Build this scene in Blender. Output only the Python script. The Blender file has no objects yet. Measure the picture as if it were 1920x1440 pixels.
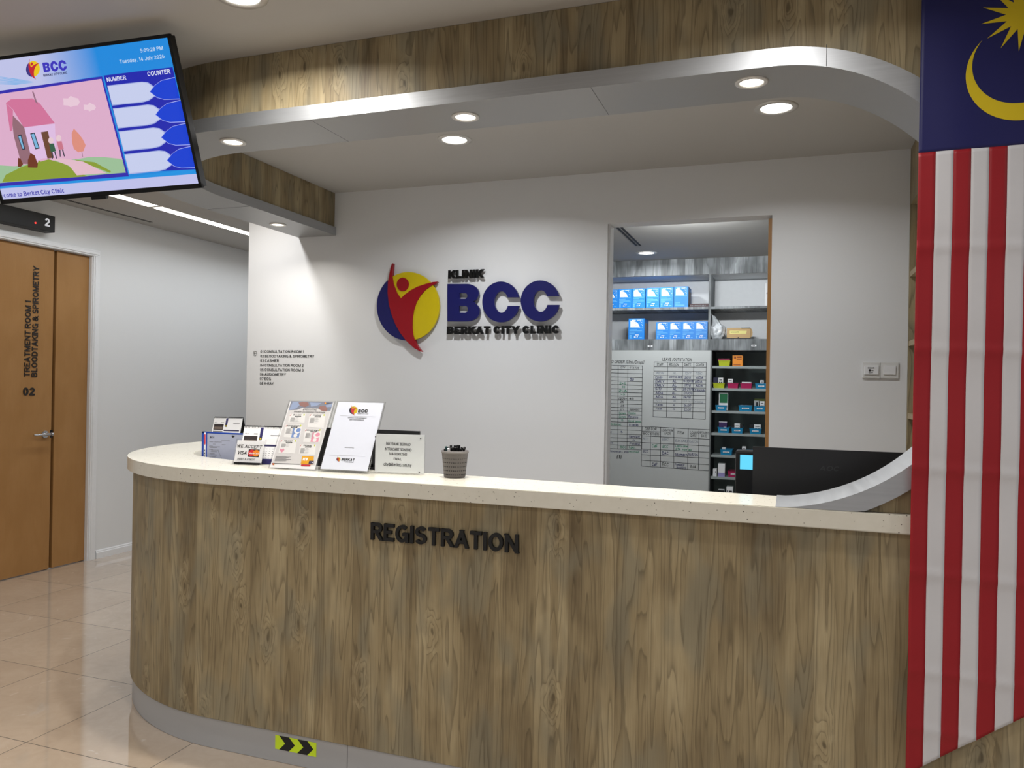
import bpy, bmesh, math, random
from mathutils import Vector, Matrix
from mathutils.geometry import tessellate_polygon
random.seed(7)
scene = bpy.context.scene
COL = scene.collection
R = math.radians
PI = math.pi

# ---------------------------------------------------------------- camera
EYE = 1.435
FPX = 1458.99
cam_d = bpy.data.cameras.new('camera')
cam = bpy.data.objects.new('camera', cam_d); COL.objects.link(cam)
cam_d.sensor_width = 36.0; cam_d.sensor_fit = 'HORIZONTAL'; cam_d.lens = FPX / 1920 * 36.0
cam_d.clip_start = 0.02; cam_d.clip_end = 60
_y, _p, _r = 0.34260551, 0.00148374, 0.01712323
_f = Vector((-math.sin(_y) * math.cos(_p), math.cos(_y) * math.cos(_p), math.sin(_p)))
_rt = Vector((math.cos(_y), math.sin(_y), 0)); _u = _rt.cross(_f)
RT = _rt * math.cos(_r) + _u * math.sin(_r); UP = -_rt * math.sin(_r) + _u * math.cos(_r); FW = _f
cam.matrix_world = Matrix(((RT.x, UP.x, -FW.x, 0), (RT.y, UP.y, -FW.y, 0), (RT.z, UP.z, -FW.z, EYE), (0, 0, 0, 1)))
scene.camera = cam

def ray(px, py):
    return RT * ((px - 960) / FPX) + UP * ((720 - py) / FPX) + FW
CAMP = Vector((0, 0, EYE))
def at(px, py, Y):                       # the point of the plane y = Y seen at a pixel of the photograph
    d = ray(px, py); return CAMP + d * (Y / d.y)
def atz(px, py, z):
    d = ray(px, py); return CAMP + d * ((z - EYE) / d.z)
def atx(px, py, x):
    d = ray(px, py); return CAMP + d * (x / d.x)

# ---------------------------------------------------------------- view, world, lamps of the lobby
scene.view_settings.view_transform = 'Standard'; scene.view_settings.look = 'None'
scene.view_settings.gamma = 1.0; scene.view_settings.use_curve_mapping = False
scene.view_settings.exposure = 0.1
scene.cycles.use_denoising = True
scene.cycles.max_bounces = 8; scene.cycles.diffuse_bounces = 4; scene.cycles.glossy_bounces = 4
scene.cycles.transparent_max_bounces = 12; scene.cycles.sample_clamp_indirect = 6
w = bpy.data.worlds.new('world'); scene.world = w; w.use_nodes = True
w.node_tree.nodes['Background'].inputs[0].default_value = (0.80, 0.84, 0.9, 1)
w.node_tree.nodes['Background'].inputs[1].default_value = 0.30

def lamp(name, loc, energy, size, color=(1, .96, .9), rot=(0, 0, 0), shape='DISK', sy=None, spread=150, parent=None):
    d = bpy.data.lights.new(name, 'AREA'); d.energy = energy; d.shape = shape; d.size = size
    if sy: d.size_y = sy
    d.color = color; d.spread = R(spread)
    o = bpy.data.objects.new(name, d); COL.objects.link(o); o.location = loc; o.rotation_euler = rot
    if parent: o.parent = parent
    return o
# rows of downlights in the waiting-area ceiling (those beyond the frame are lamps only)
E_LOBBY = 6.5
for lx, ly, k in ((-3.3, 2.05, 1), (-0.05, 1.9, .9), (1.5, 1.75, .8), (-1.7, .2, 1), (-0.05, .2, 1), (1.5, .2, 1), (-3.3, .2, 1), (-1.7, -1.4, 2), (0, -1.4, 2), (1.6, -1.4, 2), (-3.3, -1.4, 2)):
    lamp('lobby_lamp', (lx, ly, 2.675), E_LOBBY * k, .11, (1, .97, .93))

# ---------------------------------------------------------------- materials
def s2l(c):
    return tuple(((v / 255) / 12.92 if v / 255 <= .04045 else ((v / 255 + .055) / 1.055) ** 2.4) for v in c)
MATS = {}
def nodes(m):
    m.use_nodes = True; nt = m.node_tree
    return nt, nt.nodes, nt.links, nt.nodes['Principled BSDF']
def M(name, rgb, rough=.5, metal=0., spec=.5, var=.04, vs=30., bump=0., coat=0.):
    if name in MATS: return MATS[name]
    m = bpy.data.materials.new(name); MATS[name] = m
    nt, N, L, b = nodes(m)
    c = s2l(rgb)
    b.inputs['Roughness'].default_value = rough; b.inputs['Metallic'].default_value = metal
    b.inputs['Specular IOR Level'].default_value = spec; b.inputs['Coat Weight'].default_value = coat
    if var > 0:
        tc = N.new('ShaderNodeTexCoord'); no = N.new('ShaderNodeTexNoise'); no.inputs['Scale'].default_value = vs; no.inputs['Detail'].default_value = 3
        L.new(tc.outputs['Object'], no.inputs['Vector'])
        mx = N.new('ShaderNodeMixRGB'); L.new(no.outputs['Fac'], mx.inputs[0])
        mx.inputs[1].default_value = (*[v * (1 - var) for v in c], 1); mx.inputs[2].default_value = (*[min(1, v * (1 + var)) for v in c], 1)
        L.new(mx.outputs[0], b.inputs['Base Color'])
        if bump:
            bp = N.new('ShaderNodeBump'); bp.inputs['Strength'].default_value = bump; bp.inputs['Distance'].default_value = .004
            L.new(no.outputs['Fac'], bp.inputs['Height']); L.new(bp.outputs[0], b.inputs['Normal'])
    else:
        b.inputs['Base Color'].default_value = (*c, 1)
    return m
def ME(name, rgb, strength=1.0, grad=None):
    """something that gives off light: a lamp lens or a piece of a lit screen"""
    if name in MATS: return MATS[name]
    m = bpy.data.materials.new(name); MATS[name] = m
    nt, N, L, b = nodes(m)
    b.inputs['Base Color'].default_value = (.01, .01, .01, 1); b.inputs['Roughness'].default_value = .25
    b.inputs['Emission Color'].default_value = (*s2l(rgb), 1); b.inputs['Emission Strength'].default_value = strength
    if grad:                                   # grad = (axis, from, to, rgb2): a gradient shown on the screen
        ax, a0, a1, c2 = grad
        tc = N.new('ShaderNodeTexCoord'); sp = N.new('ShaderNodeSeparateXYZ'); L.new(tc.outputs['Object'], sp.inputs[0])
        mr = N.new('ShaderNodeMapRange'); L.new(sp.outputs[ax], mr.inputs[0]); mr.inputs[1].default_value = a0; mr.inputs[2].default_value = a1
        mx = N.new('ShaderNodeMixRGB'); L.new(mr.outputs[0], mx.inputs[0]); mx.inputs[1].default_value = (*s2l(rgb), 1); mx.inputs[2].default_value = (*s2l(c2), 1)
        L.new(mx.outputs[0], b.inputs['Emission Color'])
    return m
def acrylic(name='clear_acrylic', tint=(254, 254, 254), gl=.05, milky=0.):
    if name in MATS: return MATS[name]
    m = bpy.data.materials.new(name); MATS[name] = m
    nt, N, L, b = nodes(m); N.remove(b)
    t = N.new('ShaderNodeBsdfTransparent'); t.inputs[0].default_value = (*s2l(tint), 1)
    g = N.new('ShaderNodeBsdfGlossy'); g.inputs['Roughness'].default_value = .06
    lw = N.new('ShaderNodeLayerWeight'); lw.inputs[0].default_value = .2
    mr = N.new('ShaderNodeMapRange'); L.new(lw.outputs['Fresnel'], mr.inputs[0]); mr.inputs[3].default_value = gl * .4; mr.inputs[4].default_value = .35
    mx = N.new('ShaderNodeMixShader'); L.new(mr.outputs[0], mx.inputs[0]); L.new(t.outputs[0], mx.inputs[1]); L.new(g.outputs[0], mx.inputs[2])
    if milky:                                   # slightly frosted edges and surface
        d = N.new('ShaderNodeBsdfDiffuse'); d.inputs[0].default_value = (.75, .8, .8, 1); m2 = N.new('ShaderNodeMixShader'); m2.inputs[0].default_value = milky
        L.new(mx.outputs[0], m2.inputs[1]); L.new(d.outputs[0], m2.inputs[2]); mx = m2
    L.new(mx.outputs[0], N['Material Output'].inputs[0])
    return m

class G:
    """tiny helper for maths nodes"""
    def __init__(s, nt): s.nt = nt; s.N = nt.nodes; s.L = nt.links
    def m(s, op, a, b=None, c=None, clamp=False):
        n = s.N.new('ShaderNodeMath'); n.operation = op; n.use_clamp = clamp
        for i, v in enumerate((a, b, c)):
            if v is None: continue
            if isinstance(v, (int, float)): n.inputs[i].default_value = v
            else: s.L.new(v, n.inputs[i])
        return n.outputs[0]
    def xyz(s, x, y, z=0.):
        n = s.N.new('ShaderNodeCombineXYZ')
        for i, v in enumerate((x, y, z)):
            if isinstance(v, (int, float)): n.inputs[i].default_value = v
            else: s.L.new(v, n.inputs[i])
        return n.outputs[0]
    def noise(s, vec, scale=1., detail=2., rough=.5, dist=0.):
        n = s.N.new('ShaderNodeTexNoise'); n.inputs['Scale'].default_value = scale; n.inputs['Detail'].default_value = detail
        n.inputs['Roughness'].default_value = rough; n.inputs['Distortion'].default_value = dist; s.L.new(vec, n.inputs['Vector']); return n.outputs['Fac']
    def white(s, v):
        n = s.N.new('ShaderNodeTexWhiteNoise'); n.noise_dimensions = '1D'; s.L.new(v, n.inputs['W']); return n.outputs['Value']
    def rng(s, v, a, b, c=0., d=1., smooth=False):
        n = s.N.new('ShaderNodeMapRange'); n.interpolation_type = 'SMOOTHSTEP' if smooth else 'LINEAR'
        s.L.new(v, n.inputs[0])
        for i, q in enumerate((a, b, c, d)): n.inputs[1 + i].default_value = q
        return n.outputs[0]
    def mix(s, f, a, b, mode='MIX'):
        n = s.N.new('ShaderNodeMixRGB'); n.blend_type = mode
        for i, v in enumerate((f, a, b)):
            if isinstance(v, (int, float)): n.inputs[i].default_value = v
            elif isinstance(v, tuple): n.inputs[i].default_value = (*v, 1) if len(v) == 3 else v
            else: s.L.new(v, n.inputs[i])
        return n.outputs[0]
    def ramp(s, f, stops):
        n = s.N.new('ShaderNodeValToRGB'); e = n.color_ramp.elements
        while len(e) < len(stops): e.new(.5)
        for q, (p, c) in zip(e, stops): q.position = p; q.color = (*c, 1)
        s.L.new(f, n.inputs[0]); return n.outputs[0]

def wood(name, dark, mid, light, grey, rough=.5, plank=.044, ringn=16., ringk=.68, knots=True, tone=1.):
    """laminate printed with vertical boards: u runs along the board face, v is up, both in metres"""
    if name in MATS: return MATS[name]
    m = bpy.data.materials.new(name); MATS[name] = m
    nt, N, L, b = nodes(m); g = G(nt)
    uv = N.new('ShaderNodeUVMap'); sp = N.new('ShaderNodeSeparateXYZ'); L.new(uv.outputs[0], sp.inputs[0]); u, v = sp.outputs[0], sp.outputs[1]
    # boards of uneven width
    uw = g.m('ADD', u, g.m('MULTIPLY', g.m('SINE', g.m('MULTIPLY', u, 27.)), .016))
    uw = g.m('ADD', uw, g.m('MULTIPLY', g.m('SINE', g.m('MULTIPLY', u, 61.)), .006))
    cell = g.m('FLOOR', g.m('DIVIDE', uw, plank))
    r1 = g.white(cell); r2 = g.white(g.m('ADD', cell, 77.3))
    # knots: sparse, elongated
    kv = N.new('ShaderNodeTexVoronoi'); kv.voronoi_dimensions = '2D'; kv.inputs['Scale'].default_value = 1.; kv.inputs['Randomness'].default_value = .9
    kn = g.noise(g.xyz(g.m('MULTIPLY', u, 24.), g.m('MULTIPLY', v, 11.)), 1., 2.); kn = g.m('MULTIPLY', g.m('SUBTRACT', kn, .5), .22)
    kvec = g.xyz(g.m('ADD', g.m('MULTIPLY', u, 7.2), kn), g.m('ADD', g.m('ADD', g.m('MULTIPLY', v, 2.7), 3.1), kn))
    L.new(kvec, kv.inputs['Vector']); kd = kv.outputs['Distance']
    ks = N.new('ShaderNodeSeparateXYZ'); L.new(kv.outputs['Color'], ks.inputs[0]); keep = g.m('GREATER_THAN', ks.outputs[0], .66)
    kd = g.m('ADD', kd, g.m('MULTIPLY', g.m('SUBTRACT', 1., keep), .6))
    kmask = g.rng(kd, .0, .30, 1., 0., True)
    # height field whose contour lines are the growth rings
    vec = g.xyz(g.m('ADD', g.m('MULTIPLY', u, 10.), g.m('MULTIPLY', r1, 31.)), g.m('ADD', g.m('MULTIPLY', v, .72), g.m('MULTIPLY', r2, 17.)))
    h = g.noise(vec, 1., 2.2, .45)
    warp = g.noise(g.xyz(g.m('MULTIPLY', u, 55.), g.m('MULTIPLY', v, 9.)), 1., 2., .5)
    h = g.m('ADD', h, g.m('MULTIPLY', g.m('SUBTRACT', warp, .5), .022))
    if knots: h = g.m('ADD', h, g.m('MULTIPLY', kmask, .20))
    fr = g.m('FRACT', g.m('MULTIPLY', h, ringn))
    ring = g.m('POWER', fr, 5.)                                   # thin dark late-wood line, soft on one side
    ring = g.m('MULTIPLY', ring, g.rng(fr, .93, 1., 1., .0))
    fib = g.noise(g.xyz(g.m('MULTIPLY', u, 330.), g.m('MULTIPLY', v, 7.)), 1., 2., .6)
    cloud = g.noise(g.xyz(g.m('MULTIPLY', u, 6.), g.m('MULTIPLY', v, 2.6), 4.), 1., 3., .55, .4)
    cloud2 = g.noise(g.xyz(g.m('MULTIPLY', u, 9.), g.m('MULTIPLY', v, 3.2), 19.), 1., 2., .5)
    t = g.m('ADD', g.m('MULTIPLY', r1, .26), g.m('MULTIPLY', g.rng(cloud, .3, .7), .36))
    t = g.m('ADD', g.m('ADD', t, .18), g.m('MULTIPLY', g.m('SUBTRACT', fib, .5), .40))
    c = g.ramp(t, ((.12, dark), (.5, mid), (.9, light)))
    c = g.mix(g.m('MULTIPLY', g.rng(cloud2, .46, .66, 0., 1., True), .6), c, grey)
    halo = g.m('MULTIPLY', g.rng(kd, .07, .16, 0., 1., True), g.rng(kd, .18, .40, 1., 0., True))
    halo = g.m('MULTIPLY', halo, g.rng(g.noise(g.xyz(g.m('MULTIPLY', u, 30.), g.m('MULTIPLY', v, 18.)), 1., 2., .5, 1.), .4, .65))
    if knots: c = g.mix(g.m('MULTIPLY', halo, .4), c, light)
    c = g.mix(g.m('MULTIPLY', ring, ringk), c, tuple(q * .42 for q in dark))
    # board joints: faint tone step only
    fj = g.m('FRACT', g.m('DIVIDE', uw, plank)); j = g.m('LESS_THAN', fj, .02)
    c = g.mix(g.m('MULTIPLY', j, .25), c, tuple(q * .5 for q in dark))
    if knots: c = g.mix(g.m('MULTIPLY', g.rng(kd, .025, .06, 1., 0., True), .6), c, tuple(q * .4 for q in dark))
    L.new(c, b.inputs['Base Color']); b.inputs['Roughness'].default_value = rough; b.inputs['Specular IOR Level'].default_value = .35
    bp = N.new('ShaderNodeBump'); bp.inputs['Strength'].default_value = .12; bp.inputs['Distance'].default_value = .002
    L.new(fib, bp.inputs['Height']); L.new(bp.outputs[0], b.inputs['Normal'])
    return m
WOOD = wood('weathered_pine_laminate', s2l((104, 89, 65)), s2l((154, 138, 105)), s2l((190, 175, 140)), s2l((132, 127, 108)))
GREYW = wood('grey_zebra_laminate', s2l((48, 50, 52)), s2l((112, 116, 118)), s2l((205, 210, 214)), s2l((150, 155, 158)), plank=.05, ringn=9., ringk=.5, knots=False)

def tile_mat():
    m = bpy.data.materials.new('polished_tile'); nt, N, L, b = nodes(m); g = G(nt)
    tc = N.new('ShaderNodeTexCoord'); sp = N.new('ShaderNodeSeparateXYZ'); L.new(tc.outputs['Object'], sp.inputs[0])
    P = .602
    def joint(o, off):
        f = g.m('FRACT', g.m('DIVIDE', g.m('SUBTRACT', o, off), P)); d = g.m('MINIMUM', f, g.m('SUBTRACT', 1., f)); return g.m('LESS_THAN', d, .003), g.m('FLOOR', g.m('DIVIDE', g.m('SUBTRACT', o, off), P))
    jx, ix = joint(sp.outputs[0], -2.80 - P * 20); jy, iy = joint(sp.outputs[1], 2.247 - P * 20)
    j = g.m('MAXIMUM', jx, jy)
    r = g.white(g.m('ADD', ix, g.m('MULTIPLY', iy, 37.)))
    n = g.noise(tc.outputs['Object'], 2.2, 4., .55, .6); n2 = g.noise(tc.outputs['Object'], 9., 5., .6, 2.2)
    t = g.m('ADD', g.m('ADD', g.m('MULTIPLY', n, .5), g.m('MULTIPLY', n2, .35)), g.m('MULTIPLY', r, .12))
    c = g.ramp(t, ((.2, s2l((172, 154, 136))), (.55, s2l((190, 174, 156))), (.8, s2l((206, 190, 173)))))
    vein = g.m('MULTIPLY', g.rng(g.noise(tc.outputs['Object'], 5., 3., .5, 3.), .685, .72, 0., 1., True), .22)
    c = g.mix(vein, c, s2l((226, 218, 208)))
    c = g.mix(j, c, s2l((70, 62, 54)))
    L.new(c, b.inputs['Base Color'])
    L.new(g.rng(j, 0., 1., .045, .8), b.inputs['Roughness']); b.inputs['Specular IOR Level'].default_value = .9; b.inputs['Coat Weight'].default_value = .6; b.inputs['Coat Roughness'].default_value = .03; b.inputs['Coat IOR'].default_value = 1.6
    return m
def quartz_mat():
    m = bpy.data.materials.new('speckled_quartz'); nt, N, L, b = nodes(m); g = G(nt)
    tc = N.new('ShaderNodeTexCoord')
    vo = N.new('ShaderNodeTexVoronoi'); vo.inputs['Scale'].default_value = 92.; mp = N.new('ShaderNodeMapping'); mp.inputs['Rotation'].default_value = (.7, .5, .9); L.new(tc.outputs['Object'], mp.inputs[0]); L.new(mp.outputs[0], vo.inputs['Vector'])
    sp = N.new('ShaderNodeSeparateXYZ'); L.new(vo.outputs['Color'], sp.inputs[0])
    keep = g.m('GREATER_THAN', sp.outputs[0], .6)
    rad = g.m('MULTIPLY_ADD', sp.outputs[1], .14, .07)
    spot = g.m('MULTIPLY', keep, g.m('LESS_THAN', vo.outputs['Distance'], rad))
    n = g.noise(tc.outputs['Object'], 40., 3.)
    c = g.mix(n, s2l((214, 210, 196)), s2l((224, 221, 209)))
    c = g.mix(g.m('MULTIPLY', spot, .85), c, s2l((84, 78, 68)))
    L.new(c, b.inputs['Base Color']); b.inputs['Roughness'].default_value = .22
    return m
def brushed(name, rgb, rough):
    m = bpy.data.materials.new(name); nt, N, L, b = nodes(m); g = G(nt)
    tc = N.new('ShaderNodeTexCoord'); mp = N.new('ShaderNodeMapping'); mp.inputs['Scale'].default_value = (3, 3, 260); L.new(tc.outputs['Object'], mp.inputs[0])
    n = g.noise(mp.outputs[0], 1., 3.); n2 = g.noise(tc.outputs['Object'], 3.5, 3.)
    c = s2l(rgb); L.new(g.mix(n, tuple(q * .9 for q in c), tuple(min(1, q * 1.08) for q in c)), b.inputs['Base Color'])
    b.inputs['Metallic'].default_value = .75
    L.new(g.rng(g.m('ADD', g.m('MULTIPLY', n, .4), g.m('MULTIPLY', n2, .6)), .3, .7, rough - .06, rough + .06), b.inputs['Roughness'])
    return m
TILE = tile_mat(); QUARTZ = quartz_mat()
ALU = brushed('brushed_aluminium', (184, 187, 191), .42)
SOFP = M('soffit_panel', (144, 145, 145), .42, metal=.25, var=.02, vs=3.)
KICK = M('kick_panel', (182, 184, 187), .4, metal=.2, var=.03, vs=3.)
WALL = M('white_wall_paint', (222, 223, 224), .62, var=.012, vs=3., spec=.3)
CEIL = M('ceiling_paint', (178, 176, 172), .8, var=.012, vs=2., spec=.2)
DOORW = wood('beech_veneer', s2l((150, 108, 60)), s2l((160, 118, 70)), s2l((168, 126, 78)), s2l((154, 112, 64)), plank=7., ringn=2., ringk=.05, knots=False, rough=.45)
WHITE = M('white_gloss_paint', (228, 229, 231), .35)
BLACK = M('black_plastic', (10, 10, 11), .42, spec=.3)
MATTBLK = M('matt_black', (13, 13, 14), .7)
PAPER = M('white_paper', (238, 238, 240), .7, var=.01)
INK = M('black_ink', (22, 22, 26), .6, var=0)
GREYINK = M('grey_ink', (120, 120, 122), .6, var=0)
NAVY = M('navy_acrylic', (22, 24, 92), .3)
RED = M('crimson_acrylic', (150, 8, 26), .3)
YEL = M('yellow_acrylic', (206, 184, 6), .35)
CHROME = M('satin_chrome', (190, 190, 192), .25, metal=1.)
CLEAR = acrylic()

# ---------------------------------------------------------------- mesh building
class MB:
    def __init__(s): s.v = []; s.f = []; s.m = []; s.uv = []; s.sm = []
    def add(s, vs, fs, mat=0, uvs=None, smooth=False):
        o = len(s.v); s.v += [Vector(v) for v in vs]
        for i, f in enumerate(fs):
            s.f.append([o + k for k in f]); s.m.append(mat); s.sm.append(smooth)
            s.uv.append([uvs[k] for k in f] if uvs else None)
        return s
    def box(s, a, b, mat=0):
        x0, y0, z0 = a; x1, y1, z1 = b
        v = [(x, y, z) for z in (z0, z1) for y in (y0, y1) for x in (x0, x1)]
        return s.add(v, [(0, 2, 3, 1), (4, 5, 7, 6), (0, 1, 5, 4), (2, 6, 7, 3), (0, 4, 6, 2), (1, 3, 7, 5)], mat)
    def bbox(s, a, b, r=.004, mat=0):
        """box with chamfered vertical and horizontal edges"""
        bm = bmesh.new(); bmesh.ops.create_cube(bm, size=1)
        for v in bm.verts: v.co = Vector([a[i] + (v.co[i] + .5) * (b[i] - a[i]) for i in range(3)])
        bmesh.ops.bevel(bm, geom=bm.edges[:], offset=r, segments=2, affect='EDGES', profile=.6)
        bm.verts.index_update(); s.add([v.co.copy() for v in bm.verts], [[q.index for q in f.verts] for f in bm.faces], mat); bm.free(); return s
    def quad(s, a, b, c, d, mat=0): return s.add([a, b, c, d], [(0, 1, 2, 3)], mat)
    def poly(s, pts, mat=0):
        t = tessellate_polygon([[Vector(p) for p in pts]]); return s.add(pts, [tuple(q) for q in t], mat)
    def prism(s, pts, off, mat=0, side=None):
        """closed outline (3D points) pushed along the vector off"""
        n = len(pts); p = [Vector(q) for q in pts]; o = Vector(off); t = tessellate_polygon([p])
        s.add(p, [tuple(q) for q in t], mat); s.add([q + o for q in p], [tuple(q) for q in t], mat)
        s.add(p + [q + o for q in p], [(i, (i + 1) % n, n + (i + 1) % n, n + i) for i in range(n)], mat if side is None else side); return s
    def prism_h(s, loops, off, mat=0):
        """like prism, with holes: the first loop is the outline"""
        L_ = [[Vector(p) for p in l] for l in loops]; o = Vector(off); flat = [p for l in L_ for p in l]; t = [tuple(q) for q in tessellate_polygon(L_)]
        s.add(flat, t, mat); s.add([p + o for p in flat], t, mat)
        for l in L_: n = len(l); s.add(l + [p + o for p in l], [(i, (i + 1) % n, n + (i + 1) % n, n + i) for i in range(n)], mat)
        return s
    def strip(s, path, z0, z1, mat=0, u0=0., flip=False, smooth=True):
        """upright wall along a plan path, uv in metres"""
        vs, uvs = [], []; u = u0
        for i, p in enumerate(path):
            if i: u += (Vector(p) - Vector(path[i - 1])).length
            vs += [(p[0], p[1], z0), (p[0], p[1], z1)]; uvs += [(u, z0), (u, z1)]
        fs = [((2 * i, 2 * i + 2, 2 * i + 3, 2 * i + 1) if not flip else (2 * i, 2 * i + 1, 2 * i + 3, 2 * i + 2)) for i in range(len(path) - 1)]
        return s.add(vs, fs, mat, uvs, smooth)
    def cyl(s, c, r, h, mat=0, n=24, r2=None, axis=(0, 0, 1), caps=True, smooth=True):
        ax = Vector(axis).normalized(); q = ax.to_track_quat('Z', 'Y').to_matrix(); r2 = r if r2 is None else r2; c = Vector(c)
        a = [c + q @ Vector((r * math.cos(2 * PI * i / n), r * math.sin(2 * PI * i / n), 0)) for i in range(n)]
        b = [c + q @ Vector((r2 * math.cos(2 * PI * i / n), r2 * math.sin(2 * PI * i / n), h)) for i in range(n)]
        s.add(a + b, [(i, (i + 1) % n, n + (i + 1) % n, n + i) for i in range(n)], mat, None, smooth)
        if caps: s.add(a, [tuple(range(n))[::-1]], mat); s.add(b, [tuple(range(n))], mat)
        return s
    def lathe(s, c, prof, mat=0, n=32, smooth=True):
        c = Vector(c); vs = [c + Vector((r * math.cos(2 * PI * i / n), r * math.sin(2 * PI * i / n), z)) for r, z in prof for i in range(n)]
        fs = [(k * n + i, k * n + (i + 1) % n, (k + 1) * n + (i + 1) % n, (k + 1) * n + i) for k in range(len(prof) - 1) for i in range(n)]
        return s.add(vs, fs, mat, None, smooth)
    def tube(s, pts, r, mat=0, n=8):
        pts = [Vector(p) for p in pts]; vs = []
        for i, p in enumerate(pts):
            t = (pts[min(i + 1, len(pts) - 1)] - pts[max(i - 1, 0)]).normalized(); q = t.to_track_quat('Z', 'Y').to_matrix()
            vs += [p + q @ Vector((r * math.cos(2 * PI * k / n), r * math.sin(2 * PI * k / n), 0)) for k in range(n)]
        fs = [(i * n + k, i * n + (k + 1) % n, (i + 1) * n + (k + 1) % n, (i + 1) * n + k) for i in range(len(pts) - 1) for k in range(n)]
        s.add(vs, fs, mat, None, True); s.add(vs[:n], [tuple(range(n))[::-1]], mat); s.add(vs[-n:], [tuple(range(n))], mat); return s
    def text(s, txt, org, right=(1, 0, 0), up=(0, 0, 1), cap=.02, width=None, align='L', bold=0., depth=0., mat=0, slant=0., lift=.0006):
        vs, fs, x0, x1, hc = glyphs(txt, bold, depth > 0)
        if not fs: return s
        k = cap / hc; kx = k if width is None else width / (x1 - x0)
        right = Vector(right).normalized(); up = Vector(up).normalized(); nrm = right.cross(up); org = Vector(org)
        sh = {'L': -x0, 'C': -(x0 + x1) / 2, 'R': -x1}[align]
        out = [org + right * ((x + sh) * kx + slant * y * k) + up * (y * k) + nrm * (lift + ((z + .5) * depth if depth else z * .00006)) for x, y, z in vs]
        return s.add(out, fs, mat)
    def build(s, name, mats, parent=None, root=None, loc=None, smooth=None):
        """links ONE mesh object; world points are taken into the frame of the thing it belongs to"""
        if not isinstance(mats, (list, tuple)): mats = [mats]
        me = bpy.data.meshes.new(name)
        r = root or (parent if parent else None)
        while r is not None and r.parent: r = r.parent
        if r is not None: inv = rootmat(r).inverted()
        elif loc is not None: inv = Matrix.Translation(-Vector(loc))
        else: inv = Matrix.Identity(4)
        pts = [inv @ v for v in s.v]
        me.from_pydata([tuple(p) for p in pts], [], s.f)
        for m in mats: me.materials.append(m)
        uvl = me.uv_layers.new(name='UVMap')
        for i, p in enumerate(me.polygons):
            p.material_index = min(s.m[i], len(mats) - 1); p.use_smooth = s.sm[i]
            if s.uv[i]:
                for k, li in enumerate(p.loop_indices): uvl.data[li].uv = s.uv[i][k]
            else:
                w = [s.v[k] for k in s.f[i]]; n = (w[1] - w[0]).cross(w[2] - w[0])
                a = max(range(3), key=lambda q: abs(n[q]))
                for k, li in enumerate(p.loop_indices):
                    q = w[k]; uvl.data[li].uv = (q.y, q.z) if a == 0 else (q.x, q.z) if a == 1 else (q.x, q.y)
        me.update()
        o = bpy.data.objects.new(name, me); COL.objects.link(o)
        if parent is not None: o.parent = parent
        elif loc is not None: o.location = loc
        return o
def rootmat(o):
    return Matrix.LocRotScale(o.location, o.rotation_euler, o.scale)

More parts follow.
